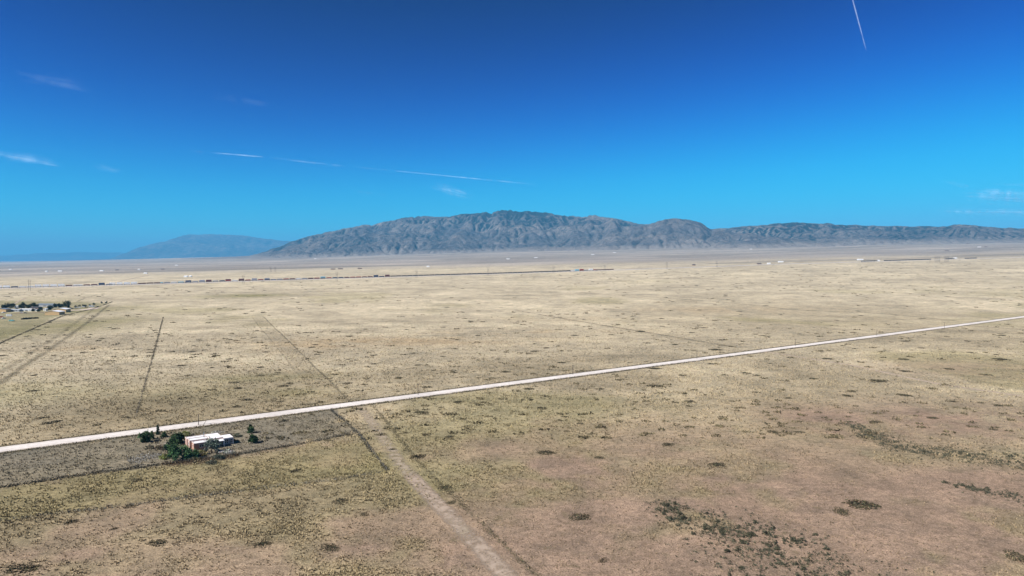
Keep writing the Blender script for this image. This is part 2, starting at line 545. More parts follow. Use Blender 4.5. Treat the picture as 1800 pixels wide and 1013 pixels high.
def skyline_fit(X, Y, rel, sky_x, sky_v, x0, x1, jag):
    """scale relief per bearing so that the crest reaches the surveyed elevation angles"""
    base = height(X.ravel(), Y.ravel()).reshape(X.shape)
    px = 900 + 1200 * X / Y
    for rep in range(2):
        bins = np.clip(((px - x0) / 4).astype(int), 0, int((x1 - x0) / 4))
        el = (base + rel - CAM_H) / Y
        order = np.argsort(el.ravel())
        top = np.full(bins.max() + 1, -9.0); arg = np.zeros(bins.max() + 1, int)
        bf = bins.ravel()[order]
        top[bf] = el.ravel()[order]; arg[bf] = order
        cx = x0 + 4 * np.arange(len(top)) + 2
        wv = np.interp(cx, sky_x, sky_v) + jag * (fbm(cx / 16.0, cx * 0, 3, 5) - .5)
        d2 = np.array([ray(900, q) for q in wv]); want = d2[:, 2] / d2[:, 1]
        Yt = Y.ravel()[arg]; rt = rel.ravel()[arg]; bt = base.ravel()[arg]
        ratio = np.clip((want * Yt + CAM_H - bt) / np.maximum(rt, 15), 0.3, 2.5)
        k = np.hanning(5); k /= k.sum()
        ratio = np.convolve(np.pad(ratio, 2, mode='edge'), k, mode='valid')
        rel = rel * np.interp(px, cx, ratio)
    return rel

def mountain(name, x0, x1, y0, y1, dx, build, sky_x, sky_v, px0, px1, iters, K, mat, label, tree_line):
    xs = np.arange(x0, x1 + 1, dx); ys = np.arange(y0, y1 + 1, dx)
    X, Y = np.meshgrid(xs, ys)
    rel0 = build(X, Y)
    z = erode(rel0 + np.maximum(0, 0.0), dx, iters, K)
    rel = np.maximum(z, 0)
    rel = skyline_fit(X, Y, rel, sky_x, sky_v, px0, px1, 5.0 if dx < 50 else 2.5)
    edge = np.minimum.reduce([X - x0, x1 - X, Y - y0, y1 - Y])
    rel = rel * sstep(0, 10 * dx, edge)
    base = height(X.ravel(), Y.ravel()).reshape(X.shape)
    Z = base + rel - 6 * (1 - sstep(4, 30, rel))
    # tree cover grows with height and in hollows (a property of the slopes themselves)
    zp = np.pad(rel, 2, mode='edge')
    lap = (zp[:-4, 2:-2] + zp[4:, 2:-2] + zp[2:-2, :-4] + zp[2:-2, 4:] - 4 * rel) / dx
    n = .5 * fbm(X / (18 * dx), Y / (18 * dx), 4, 3) + .5 * fbm(X / (90 * dx), Y / (90 * dx), 3, 13)
    cover = np.clip(0.18 + tree_line * sstep(80, 700, rel) + np.clip(lap * .18, -.25, .4) + 1.3 * (n - .5), 0, 1)
    if dx < 50:      # the far ridge is densely wooded, the rounded hump before it nearly bare
        cover = np.clip(cover + .16 * sstep(2700, 3600, X) * sstep(8900, 9600, Y) - .30 * gauss(X, Y, (2100, 9000), 750, 900) + .14 * sstep(450, 700, rel), 0, 1)
    ny, nx = X.shape
    i, j = np.meshgrid(np.arange(ny - 1), np.arange(nx - 1), indexing='ij')
    F = np.stack([i * nx + j, i * nx + j + 1, (i + 1) * nx + j + 1, (i + 1) * nx + j], -1).reshape(-1, 4)
    keep = (rel.ravel()[F].max(1) > 0.5)
    F = F[keep]
    used = np.unique(F); remap = np.zeros(ny * nx, int); remap[used] = np.arange(len(used))
    V = np.stack([X.ravel(), Y.ravel(), Z.ravel()], 1)[used]
    C = np.repeat(cover.ravel()[used][:, None], 3, 1)
    C[:, 1] = sstep(6, 70, rel.ravel()[used])
    o = link(name, np_mesh(name, V, remap[F], C, attr='cover', smooth=True), mat)
    return tag(o, label, kind='structure')

def mountain_mat(name, rock_lo, rock_hi, tree, foot, scale):
    m, nt, b = new_mat(name)
    geo = nt.nodes.new('ShaderNodeNewGeometry'); pos = geo.outputs['Position']
    a = nt.nodes.new('ShaderNodeAttribute'); a.attribute_name = 'cover'
    sep = nt.nodes.new('ShaderNodeSeparateColor'); nt.links.new(a.outputs['Color'], sep.inputs[0])
    nr_ = noise_node(nt, 0.012 * scale, 6, 0.7, pos)
    rk = ramp(nt, nr_.outputs[0], [(0.32, rock_lo), (0.68, rock_hi)])
    nl = noise_node(nt, 0.0016 * scale, 3, .6, pos, .5)
    rl = ramp(nt, nl.outputs[0], [(.35, (.62, .64, .68)), (.65, (1.3, 1.24, 1.15))])
    nt_ = noise_node(nt, 0.035 * scale, 4, 0.75, pos)
    ad = nt.nodes.new('ShaderNodeMath'); ad.operation = 'ADD'
    nt.links.new(nt_.outputs[0], ad.inputs[0]); nt.links.new(sep.outputs[0], ad.inputs[1])
    mr = nt.nodes.new('ShaderNodeMapRange'); mr.interpolation_type = 'SMOOTHSTEP'
    mr.inputs['From Min'].default_value = 0.80; mr.inputs['From Max'].default_value = 1.08
    nt.links.new(ad.outputs[0], mr.inputs['Value'])
    c = mixc(nt, rk.outputs[0], rl.outputs[0], 1.0, 'MULTIPLY')
    c = mixc(nt, c, tree, mr.outputs[0])
    c = mixc(nt, foot, c, sep.outputs[1])
    nt.links.new(c, b.inputs['Base Color'])
    b.inputs['Roughness'].default_value = 1.0; b.inputs['Specular IOR Level'].default_value = 0.0
    bp = nt.nodes.new('ShaderNodeBump'); bp.inputs['Strength'].default_value = 1.0; bp.inputs['Distance'].default_value = 60.0 / scale
    nt.links.new(nr_.outputs[0], bp.inputs['Height']); nt.links.new(bp.outputs[0], b.inputs['Normal'])
    return m

def build_main(X, Y):
    YM = 11600
    c1 = [crest(*q) for q in ((470, 446, 12600), (520, 424, 12300), (560, 411, 12000), (640, 397, YM), (735, 379, YM), (830, 374, YM), (890, 370, YM), (975, 377, YM), (1050, 380, 11300), (1125, 390, 11000), (1200, 398, 11000), (1260, 404, 10800))]
    c2 = [crest(*q) for q in ((1245, 402, 10600), (1300, 399, 10400), (1395, 391, 10200), (1480, 394, 10000), (1560, 396, 9900), (1665, 396, 9700), (1710, 396, 9600), (1800, 402, 9600), (1950, 400, 9500), (2150, 404, 9500), (2500, 420, 9500))]
    hump = [crest(*q) for q in ((1095, 408, 9900), (1150, 390, 9400), (1185, 384, 9300), (1215, 389, 9300), (1260, 404, 9100), (1300, 418, 8700))]
    out = np.maximum(tent(X, Y, c1, 2700, 2200, 1.1), tent(X, Y, c2, 2000, 1800, .95))
    out = np.maximum(out, tent(X, Y, hump, 1250, 1300, .95))
    spurs = [((620, 405, 11000), (640, 430, 9500)), ((735, 385, 11300), (700, 425, 9700)), ((830, 380, 11200), (790, 420, 9500)),
             ((890, 378, 11200), (930, 405, 10000), (960, 428, 9100)), ((980, 382, 11200), (1010, 408, 9700), (1000, 430, 8900)), ((1050, 384, 11000), (1085, 405, 9700), (1075, 428, 8800)),
             ((1310, 412, 9000), (1345, 414, 8600), (1400, 422, 8300)), ((1395, 397, 9900), (1430, 412, 8900)), ((1700, 398, 9300), (1690, 403, 8700), (1720, 420, 8200)), ((1560, 400, 9600), (1575, 415, 8700)),
             ((1500, 398, 9700), (1500, 415, 8600)), ((1640, 400, 9500), (1630, 414, 8500)), ((1860, 402, 9300), (1850, 415, 8500))]
    for s in spurs:
        out = np.maximum(out, tent(X, Y, [crest(*q) for q in s], 850, 850, 1.0))
    wx = X + 260 * (fbm(X / 900, Y / 900, 3, 41) - .5); wy = Y + 260 * (fbm(X / 900 + 9, Y / 900, 3, 43) - .5)
    nz = .55 * ridged(wx / 1250, wy / 1250, 5, 8) + .45 * ridged(wx / 2900 + 4, wy / 2900, 4, 19) - .45
    nf = (fbm(X / 230, Y / 230, 4, 77) - .5) * (.35 + 1.3 * fbm(X / 2200, Y / 2200, 3, 55))
    return np.clip(out, 0, None) * (1 + 0.95 * nz + 0.34 * nf) + np.where(out > 0, 30 * nf, 0)

SKX = [380, 440, 480, 500, 530, 560, 600, 640, 680, 720, 735, 770, 800, 830, 860, 885, 895, 920, 945, 975, 1010, 1048, 1070, 1090, 1125, 1142, 1155, 1185, 1208, 1228, 1250, 1275, 1300, 1340, 1395, 1430, 1480, 1520, 1560, 1600, 1630, 1665, 1700, 1720, 1760, 1800, 1900, 2000, 2200, 2500]
SKV = [461, 449, 437, 430, 419, 412, 403, 397, 390, 381.5, 379.5, 382, 379, 375, 373, 370, 369.5, 371.5, 372.5, 376.5, 381, 379, 383, 387, 393.5, 394.5, 390, 383, 384.5, 391, 402, 401.5, 399, 396.5, 391.5, 392.5, 394.5, 396, 396.5, 398, 397.5, 396, 395, 398, 400.5, 402, 400, 402, 408, 425]
m_main = mountain_mat('mountain_rock', (.05, .048, .049), (.20, .18, .172), (.018, .024, .022), tuple(MAUVE * .72), 1.0)
mountain('mountain_range', -6200, 14300, 7200, 13900, 21.0, build_main, SKX, SKV, 360, 2500, 50, 0.5, m_main,
         'long grey rocky mountain range with dark wooded slopes above the plain', 0.42)

def build_mesa(X, Y):
    c1 = [crest(*q) for q in ((195, 455, 33000), (240, 438, 32500), (290, 424, 32000), (325, 413.5, 32000), (370, 412, 32000), (430, 415, 32000), (480, 421, 32000), (540, 430, 32000), (640, 440, 32000))]
    out = tent(X, Y, c1, 4200, 5500, .8)
    nz = ridged(X / 2600, Y / 2600, 5, 18) - .45
    return np.clip(out, 0, None) * (1 + 0.5 * nz + .25 * (fbm(X / 700, Y / 700, 3, 5) - .5))
m_far = mountain_mat('far_mountain_rock', (.02, .02, .022), (.20, .18, .165), (.008, .01, .01), tuple(MAUVE * .35), 0.4)
mountain('mesa_mountain', -21500, -4500, 27000, 38500, 85.0, build_mesa,
         [150, 195, 220, 240, 265, 290, 315, 328, 370, 420, 436, 470, 500, 560, 680], [458, 455, 445, 437, 429.5, 425, 416, 413, 412, 413.5, 414.5, 420, 423, 432, 446], 120, 700, 24, 0.9, m_far,
         'blue flat topped mountain far beyond the end of the long range', 0.25)

def build_hills(X, Y):
    c1 = [crest(*q) for q in ((-500, 444, 44000), (-200, 446, 44000), (0, 450, 44000), (50, 446, 44000), (90, 444.5, 44000), (150, 443.5, 44000), (210, 444, 44000), (300, 452, 44000))]
    out = tent(X, Y, c1, 3500, 3000, .8)
    return np.clip(out, 0, None) * (1 + 0.5 * (ridged(X / 2400, Y / 2400, 4, 28) - .45))
mountain('far_hills', -52000 * .72, -19000, 30000, 47500, 160.0, build_hills,
         [-600, -200, -50, 0, 50, 75, 110, 150, 180, 215, 260], [444, 446, 449, 450, 446.5, 445, 444.5, 443.5, 444.5, 444.5, 452], -500, 330, 12, 1.2, m_far,
         'low pale blue line of hills on the far horizon', 0.1)

# ------------------------------------------------------------------ haze (closed box of even thin air)
mh = bpy.data.materials.new('thin_air'); mh.use_nodes = True
hn = mh.node_tree; hn.nodes.remove(hn.nodes['Principled BSDF'])
pv = hn.nodes.new('ShaderNodeVolumePrincipled')
pv.inputs['Color'].default_value = (0.15, 0.58, 1.0, 1)
pv.inputs['Density'].default_value = 4.4e-5
pv.inputs['Anisotropy'].default_value = 0.0
hn.links.new(pv.outputs[0], hn.nodes['Material Output'].inputs['Volume'])
hz_b = MB().box(-55000, 55000, -55000, 55000, -1.5, 1400)
tag(hz_b.build('haze', mh), 'thin blue haze over the plain and the mountains', kind='stuff')

# ------------------------------------------------------------------ strips: road, cleared line, tracks, railway bed
def strip(name, pts, width, mat, label, zoff=0.03, step=8.0, kind='structure', wob=0.0, crown=None):
    L = polyline([np.array(p) for p in pts], step)
    T = np.gradient(L, axis=0); T /= np.linalg.norm(T, axis=1)[:, None] + 1e-9
    N = np.stack([-T[:, 1], T[:, 0]], 1)
    if wob:
        s = np.arange(len(L)) * step
        L = L + N * ((fbm(s / 60, s * 0, 3, 9) - .5) * 2 * wob)[:, None]
    prof = crown or [(-.5, 0, 0.0), (0, 0, 0.5), (.5, 0, 1.0)]
    V = []; UV = []
    dist = np.sqrt((L ** 2).sum(1)); zo = zoff + 0.5 * sstep(1000, 2500, dist)
    for k, z, u in prof:
        Q = L + N * (k * width)
        V.append(np.stack([Q[:, 0], Q[:, 1], height(Q[:, 0], Q[:, 1]) + z + zo], 1)); UV.append(np.stack([np.full(len(L), u), np.minimum(np.arange(len(L)), len(L) - 1 - np.arange(len(L))) * step / 20], 1))
    n = len(L); V = np.concatenate(V); UV = np.concatenate(UV); F = []
    for q in range(len(prof) - 1):
        i = np.arange(n - 1)
        F.append(np.stack([q * n + i, q * n + i + 1, (q + 1) * n + i + 1, (q + 1) * n + i], 1)[:, ::-1])
    o = link(name, np_mesh(name, V, np.concatenate(F), smooth=False, uv=UV), mat)
    return tag(o, label, kind=kind)

mr_, nt, b = new_mat('pale_gravel')
geo = nt.nodes.new('ShaderNodeNewGeometry')
n1 = noise_node(nt, 0.6, 4, 0.7, geo.outputs['Position']); n2 = noise_node(nt, 0.05, 3, 0.6, geo.outputs['Position'])
r1 = ramp(nt, n1.outputs[0], [(0.3, (.53, .485, .455)), (0.7, (.72, .675, .64))])
r2 = ramp(nt, n2.outputs[0], [(0.3, (.84, .83, .82)), (0.7, (1.08, 1.07, 1.06))])
uvn = nt.nodes.new('ShaderNodeUVMap'); sepn = nt.nodes.new('ShaderNodeSeparateXYZ'); nt.links.new(uvn.outputs[0], sepn.inputs[0])
n3 = noise_node(nt, 0.02, 3, 0.6, geo.outputs['Position'])
ad3 = nt.nodes.new('ShaderNodeMath'); ad3.operation = 'MULTIPLY_ADD'; nt.links.new(n3.outputs[0], ad3.inputs[0]); ad3.inputs[1].default_value = .16; nt.links.new(sepn.outputs[0], ad3.inputs[2])
W = (1, 1, 1); Dk = (.74, .72, .69)
r3 = ramp(nt, ad3.outputs[0], [(.10, (.62, .57, .5)), (.20, W), (.30, W), (.36, Dk), (.42, W), (.58, (1.04, 1.04, 1.04)), (.68, W), (.75, Dk), (.81, W), (.94, W), (1.0, (.7, .66, .6))])
cr = mixc(nt, r1.outputs[0], r2.outputs[0], 1.0, 'MULTIPLY')
nt.links.new(mixc(nt, cr, r3.outputs[0], .8, 'MULTIPLY'), b.inputs['Base Color'])
b.inputs['Roughness'].default_value = 0.95; b.inputs['Specular IOR Level'].default_value = 0.1
W2 = ROAD_HALF * 2 + 1.6
strip('road', [ROAD_A - ROAD_DIR * 600, ROAD_A, ROAD_B, ROAD_B + ROAD_DIR * 500], W2, mr_, 'pale gravel road running straight across the plain', 0.0, 12,
      crown=[(-.5, -0.05, 0), (-.42, .22, .1), (0, .34, .5), (.42, .22, .9), (.5, -.05, 1)])
m_spill = strip_mat('gravel_spill', (.36, .31, .26), (.55, .49, .44), .9, .3, .9, .40, .60)
for sgn in (-1, 1):
    off = ROAD_N * sgn * (ROAD_HALF + .7)
    strip('gravel_shoulder', [ROAD_A - ROAD_DIR * 400 + off, ROAD_B + ROAD_DIR * 300 + off], 3.6, m_spill, 'ragged gravel spilled along the road edge', 0.02, 12, wob=.5)
m_ditch = strip_mat('ditch_weeds', (.06, .052, .03), (.13, .11, .065), .7, .45, .5, .30, .58)
for sgn, wd in ((-1, 3.6), (1, 2.4)):
    off = ROAD_N * sgn * (ROAD_HALF + 1.2 + wd / 2)
    strip('roadside_ditch', [ROAD_A - ROAD_DIR * 400 + off, ROAD_B + ROAD_DIR * 300 + off], wd, m_ditch, 'thin dark weedy verge beside the gravel road', 0.012, 12)

m_clear = strip_mat('cleared_soil', (.30, .225, .165), (.42, .335, .265), .9, .35, .5, .36, .56)
m_clear3 = strip_mat('thin_cleared_soil', (.30, .24, .17), (.39, .32, .24), .85, .4, .7, .34, .56)
m_clear2 = strip_mat('cleared_grass', (.22, .18, .105), (.31, .25, .16), .12, .4, .4, .25, .5)
m_dark = strip_mat('weed_line', (.10, .085, .055), (.18, .15, .095), .7, .5, .9, .36, .6)
m_dark2 = strip_mat('thin_weed_line', (.12, .10, .06), (.19, .16, .10), .55, .5, .8, .40, .64)
m_pale = strip_mat('pale_track', (.42, .33, .25), (.52, .42, .33), .85, .35, .8, .30, .5)
def offs(pts, d):
    L = [np.array(p) for p in pts]; out = []
    for i, p in enumerate(L):
        t = L[min(i + 1, len(L) - 1)] - L[max(i - 1, 0)]; t = t / np.linalg.norm(t)
        out.append(p + np.array([-t[1], t[0]]) * d)
    return out
south = [road_pt(622) - ROAD_N * 6] + CLEAR[2:]
north = [CLEAR[0], road_pt(606) + ROAD_N * 6]
strip('dirt_track', offs(south, 0.0), 6.6, m_clear3, 'thin dirt track running from the gravel road to the foreground', 0.016, 6, wob=.8)
strip('dirt_track', [P2(720, 832)] + south[2:], 6.6, m_clear, 'bare pinkish dirt of the track in the foreground', 0.02, 6, wob=.8)
strip('dirt_track', offs(north, -2.0), 17, m_clear2, 'grassed over cleared strip beyond the gravel road', 0.016, 8, wob=.8)
strip('weed_strip', offs(south, 6.6), 2.2, m_dark2, 'dark weedy edge along the bare dirt track', 0.024, 6, wob=.8)
strip('weed_strip', offs(north, 5.0), 2.2, m_dark, 'dark weedy line along the far cleared strip', 0.024, 6, wob=.8)
strip('weed_strip', offs(north, -9.5), 2.0, m_dark2, 'fainter weedy line on the other edge of the cleared strip', 0.028, 6, wob=.8)
for px, w, mt, lab in (
        ([(1330, 616), (1500, 643), (1650, 675), (1800, 697), (2100, 745)], 4.6, m_pale, 'faint pale wheel track crossing the grass below the gravel road'),
        ([(905, 545), (1060, 572), (1170, 590), (1300, 612)], 9.0, m_dark, 'faint dark track meeting the gravel road from beyond'),
        ([(1150, 523), (1270, 531), (1400, 545), (1560, 552), (1690, 565)], 8.0, m_dark, 'long faint dark track across the far grass'),
        ([(1690, 572), (1800, 580), (2000, 592)], 6.0, m_dark, 'short dark track just below the gravel road far end'),
        ([(192, 536), (120, 592), (20, 660), (-160, 780)], 7.0, m_dark, 'faint double wheel track passing the farmyard fence'),
        ([(172, 538), (96, 594), (-10, 662)], 7.0, m_dark2, 'olive trampled strip alongside the farmyard fence'),
        ([(22, 537), (32, 530), (46, 524)], 6.0, m_pale, 'short pale dirt drive behind the farmyard trees'),
        ([(190, 501), (215, 494), (262, 484)], 10.0, m_pale, 'pale dirt road leading to the railway crossing'),
        ([(225, 497), (330, 488), (560, 478), (700, 472)], 14.0, m_dark, 'dark hedged lane beyond the railway'),
        ([(0, 489), (90, 487), (180, 484), (262, 480)], 16.0, m_dark, 'dark lane on the far flats'),
        ([(134, 531), (150, 524), (172, 518)], 5.0, m_dark, 'short dark track behind the farm tree'),
        ([(0, 520), (40, 514), (110, 507)], 8.0, m_dark, 'dark track between farm and railway'),
        ([(850, 478), (1000, 471), (1180, 464), (1300, 461)], 18.0, m_dark, 'dark line of scrub just beyond the railway'),
        ([(700, 476), (900, 469), (1100, 463)], 14.0, m_dark, 'dark far lane under the mountain foot'),
        ([(500, 520), (660, 512), (880, 506)], 7.0, m_dark, 'thin dark line across the straw grass before the railway')):
    strip('dirt_track', [P2(*q) for q in px], w, mt, lab, 0.02 + 0.004 * rng.random(), 10 if px[0][1] > 560 else 25, wob=1.0)
drive = [P2(112, 546), P2(135, 545.5), P2(160, 543.5), P2(168, 541)]
strip('farm_drive', drive, 16, strip_mat('farm_gravel', (.42, .33, .28), (.58, .48, .43), 1.0, .2, .3, .1, .3), 'pinkish gravel yard beside the tan barns', 0.03, 6)
strip('bare_yard', [P2(20, 551), P2(50, 550.5), P2(84, 549)], 14, strip_mat('bare_yard_soil', (.16, .11, .085), (.25, .17, .13), .9, .1, .4, .2, .4), 'bare brown soil of the farmyard', 0.034, 6)
strip('bare_yard', [P2(272, 786), P2(300, 779), P2(330, 775)], 9, strip_mat('house_yard_soil', (.36, .31, .24), (.5, .44, .36), .9, .4, .5, .25, .5), 'pale bare soil of the house drive', 0.022, 3)
strip('weed_bed', [P2(285, 818), P2(350, 812), P2(425, 800)], 9, strip_mat('weed_bed_brown', (.07, .05, .032), (.15, .11, .07), .9, .5, .7, .3, .5), 'dark brown weed bed below the house', 0.018, 3)

# ------------------------------------------------------------------ foliage
M_LEAF = attr_mat('leaves', 'tint', 0.85)
M_BARK = simple_mat('bark', (.10, .075, .055), .9)
M_DEADWOOD = simple_mat('weathered_wood', (.20, .165, .13), .9)

def leaf_mesh(name, pts, size, cols, seed, flat=0.0):
    """one leafy face (a bent pair of triangles) per point"""
    g = np.random.default_rng(seed)
    n = len(pts)
    a = g.normal(size=(n, 3)); a /= np.linalg.norm(a, axis=1)[:, None]
    b = g.normal(size=(n, 3)); b[:, 2] += flat; b -= a * (a * b).sum(1)[:, None]; b /= np.linalg.norm(b, axis=1)[:, None]
    s = (np.asarray(size) * g.uniform(.6, 1.4, n))[:, None]
    V = np.stack([pts - a * s * .5, pts + b * s * .35 + a * .05 * s, pts + a * s * .5, pts - b * s * .35], 1).reshape(-1, 3)
    k = np.arange(n) * 4
    F = np.concatenate([np.stack([k, k + 1, k + 3], 1), np.stack([k + 1, k + 2, k + 3], 1)])
    return np_mesh(name, V, F, np.repeat(cols, 4, 0))

def crown_points(n, w, h, seed, shape='dome', clumps=16):
    g = np.random.default_rng(seed)
    cs = []
    while len(cs) < clumps:
        p = g.uniform(-1, 1, 3)
        r = math.hypot(p[0], p[1])
        z = (p[2] + 1) / 2
        if shape == 'cone': lim = 0.95 * (1 - z) ** .8 + .04
        elif shape == 'dome': lim = math.sqrt(max(0, 1 - (max(z - .25, 0) / .75) ** 2)) * (0.75 + .25 * min(1, z / .25))
        else: lim = math.sqrt(max(0, 1 - (2 * z - 1) ** 2))
        if r < lim * .86 and r > lim * .30: cs.append((p[0], p[1], z))
    cs = np.array(cs)
    idx = g.integers(0, clumps, n)
    sp = .22 if shape != 'cone' else .15
    q = cs[idx] + g.normal(size=(n, 3)) * np.array([sp, sp, sp * .55]) * g.uniform(.5, 1.15, clumps)[idx][:, None]
    q[:, 2] = np.clip(q[:, 2], 0.02, 1.05)
    shade = g.uniform(.7, 1.3, clumps)[idx] * g.uniform(.65, 1.35, n)
    return q * np.array([w / 2, w / 2, h]), shade

def make_tree(name, w, h, col, seed, label, cat='tree', n=900, leaf=.42, shape='dome', lift=0.0, group=None, trunk=True):
    root = empty(name, (0, 0, 0), 0, label, cat, group)
    P, sh = crown_points(n, w, h * (1 - lift), seed, shape)
    P[:, 2] += h * lift
    g = np.random.default_rng(seed + 1)
    C = np.array(col)[None, :] * 1.5 * sh[:, None] * (1 + g.normal(size=(n, 3)) * .08)
    link('crown', leaf_mesh('crown', P, leaf, np.clip(C, .008, .7), seed + 2), M_LEAF, root)
    if trunk:
        m = MB(); tr = max(.06, w * .035)
        m.tube((0, 0, -.1), (w * .02, 0, h * .42), tr, tr * .7, 7)
        m.tube((w * .02, 0, h * .40), (w * .05, w * .03, h * .8), tr * .65, tr * .2, 6)
        for k in range(4):
            a = k * 1.57 + seed
            m.tube((w * .01, 0, h * (.22 + .05 * k)), (math.cos(a) * w * .33, math.sin(a) * w * .33, h * (.48 + .06 * k)), tr * .5, tr * .12, 5)
        m.build('trunk', M_BARK, root)
    else:
        m = MB()
        for k in range(7):
            a = k * .9 + seed
            m.tube((0, 0, -.05), (math.cos(a) * w * .3, math.sin(a) * w * .3, h * .6), .05, .015, 4)
        m.build('stems', M_BARK, root)
    return root

def place(o, px, py, s=1.0):
    p = gp(px, py); o.location = (p[0], p[1], p[2]); o.scale = (s, s, s); return o

JUN = (.034, .055, .024); JUN2 = (.045, .085, .036); SAGE = (.085, .105, .085); YEL = (.13, .135, .045); GREYW = (.26, .25, .22); BRN = (.09, .07, .045)
house_trees = [
    (253, 778, 4.9, 4.6, JUN, 'dome', 'broad dark juniper at the road end of the house garden', 'juniper_tree', 1400),
    (268, 772, 2.0, 3.4, JUN, 'dome', 'narrow juniper beside the broad dark one near the road', 'juniper_tree', 600),
    (277.5, 764, 1.9, 4.0, (.022, .036, .018), 'cone', 'slim pointed conifer close to the gravel road', 'conifer_tree', 600),
    (288, 769, 2.2, 2.2, JUN, 'dome', 'small round juniper next to the slim pointed conifer', 'juniper_tree', 500),
    (311, 780, 6.6, 4.8, (.024, .042, .017), 'dome', 'widest dark juniper left of the house wall', 'juniper_tree', 2000),
    (297, 793, 3.8, 3.4, (.022, .036, .02), 'dome', 'dark juniper behind the two large green trees', 'juniper_tree', 900),
    (309, 809, 5.8, 6.0, JUN2, 'round', 'tall bright green pine below the house drive', 'pine_tree', 2000),
    (333, 806, 5.9, 5.2, JUN2, 'dome', 'wide blue green pine at the front corner of the house', 'pine_tree', 2000),
    (372, 796, 6.4, 5.6, SAGE, 'round', 'airy grey green tree standing before the porch', 'tree', 1500),
    (441, 761, 3.0, 3.4, JUN, 'dome', 'round juniper standing alone nearer the gravel road', 'juniper_tree', 900),
    (446, 779, 3.8, 3.5, (.026, .046, .018), 'dome', 'round juniper standing alone nearer the paddock fence', 'juniper_tree', 1000)]
for k, (x, v, w, h, c, shp, lab, nm, n) in enumerate(house_trees):
    place(make_tree(nm, w * .98, h, c, 100 + 7 * k, lab, 'tree', int(n * 1.7), .5, shp, .04), x, v)
house_shrubs = [
    (326, 767, 4.4, 2.0, YEL, 'yellow green shrub behind the house roof', 600), (352, 801, 4.8, 2.0, (.14, .125, .055), 'straw coloured shrub against the front wall of the house', 700),
    (400, 768, 3.6, 1.8, (.055, .048, .035), 'dark brown shrub behind the sunroom', 500), (409, 778, 2.0, 1.7, JUN, 'dark little shrub at the sunroom corner', 400),
    (398, 797, 5.0, 1.4, GREYW, 'pale silvery shrub in front of the sunroom', 700), (286, 789, 6.0, 1.6, BRN, 'dry brown shrub by the house drive', 700),
    (290, 806, 4.2, 1.8, YEL, 'yellow green shrub beside the tall green pine', 600), (386, 806, 5.0, 1.5, (.05, .058, .042), 'dark sage shrub below the porch tree', 600),
    (416, 767, 5.2, 1.1, (.07, .075, .05), 'low dark green shrub right of the house', 500), (300, 800, 3.4, 1.6, (.05, .06, .028), 'low olive shrub under the tall green pine', 500),
    (340, 809, 4.5, 1.0, (.12, .105, .05), 'low dry shrub at the foot of the blue green pine', 500), (262, 789, 4.0, 1.2, (.10, .09, .06), 'dry shrub below the broad dark juniper', 500),
    (382, 762, 5.0, .9, GREYW, 'pale grey shrub behind the house roof', 500), (372, 815, 4.0, 1.1, (.07, .07, .05), 'dark weed shrub in the brown weed bed', 500)]
for k, (x, v, w, h, c, lab, n) in enumerate(house_shrubs):
    place(make_tree('shrub', w, h, c, 400 + 5 * k, lab, 'shrub', int(n * 1.3), .4, 'dome', 0, trunk=False), x, v)

# ------------------------------------------------------------------ the adobe house
M_STUC = simple_mat('terracotta_stucco', (.37, .205, .14), .9, .12, 1.2)
M_PINK = simple_mat('pink_stucco', (.40, .265, .215), .9, .1, 1.2)
M_ROOFW = simple_mat('white_roof_coating', (.72, .71, .72), .7, .08, .6)
M_TRIM = simple_mat('white_paint', (.78, .77, .75), .5, .05, 2)
M_GLASS = simple_mat('dark_window_glass', (.02, .025, .03), .08, .1, 2)
M_GLASS.node_tree.nodes['Principled BSDF'].inputs['Specular IOR Level'].default_value = 0.5
M_METAL = simple_mat('grey_metal', (.25, .26, .27), .45, .1, 2, .6)
M_PORCHW = simple_mat('tan_porch_wall', (.42, .36, .29), .9, .1, 1.5)  # one even tan for the wall behind the porch
M_COPE = simple_mat('pale_coping', (.58, .48, .44), .85, .08, 1.5)
A = gp(341, 792.5); HANG = math.atan2(ROAD_DIR[1], ROAD_DIR[0])
house = empty('house', (A[0], A[1], A[2]), HANG, 'flat roofed terracotta stucco house with white stepped roofs beside the gravel road', 'house')
def block(x0, x1, y0, y1, h, mat, rim=.22, par=.28):
    MB().box(x0, x1, y0, y1, -.2, h).build('wall', mat, house)
    rf = MB().box(x0 + rim, x1 - rim, y0 + rim, y1 - rim, h + .004, h + .07).build('roof', M_ROOFW, house)
    m = MB()
    m.box(x0 - .03, x1 + .03, y0 - .03, y0 + rim, h + .003, h + par); m.box(x0 - .03, x1 + .03, y1 - rim, y1 + .03, h + .003, h + par)
    m.box(x0 - .03, x0 + rim, y0 + rim + .002, y1 - rim - .002, h + .003, h + par); m.box(x1 - rim, x1 + .03, y0 + rim + .002, y1 - rim - .002, h + .003, h + par)
    m.build('parapet', M_COPE, house)
    return rf
block(0, 6.2, 0, 4.2, 2.55, M_STUC)
block(-.7, 7.0, 4.22, 8.3, 2.95, M_PINK)
block(-1.0, 7.4, 8.32, 12.0, 2.8, M_PINK)
rf3 = block(6.22, 11.2, 2.4, 11.0, 3.1, M_PINK, .1, .1)
block(11.22, 15.2, 1.4, 7.4, 2.75, M_PINK, .1, .09)
pr = MB().box(6.25, 11.18, -1.2, 2.38, 2.5, 2.62).build('porch_roof', M_ROOFW, house)
MB().box(6.22, 11.2, 2.2, 2.39, 0, 2.45).build('porch_wall', M_PORCHW, house)
for x in (7.2, 9.2, 11.1): MB().box(x - .09, x + .09, -1.1, -.92, 0, 2.5).build('porch_post', M_TRIM, house)
ch = MB().tube((5.2, 7.2, 2.9), (5.2, 7.2, 5.0), .16, .16, 8).tube((5.2, 7.2, 5.0), (5.2, 7.2, 5.15), .26, .22, 8).build('chimney_pipe', M_METAL, rf3)
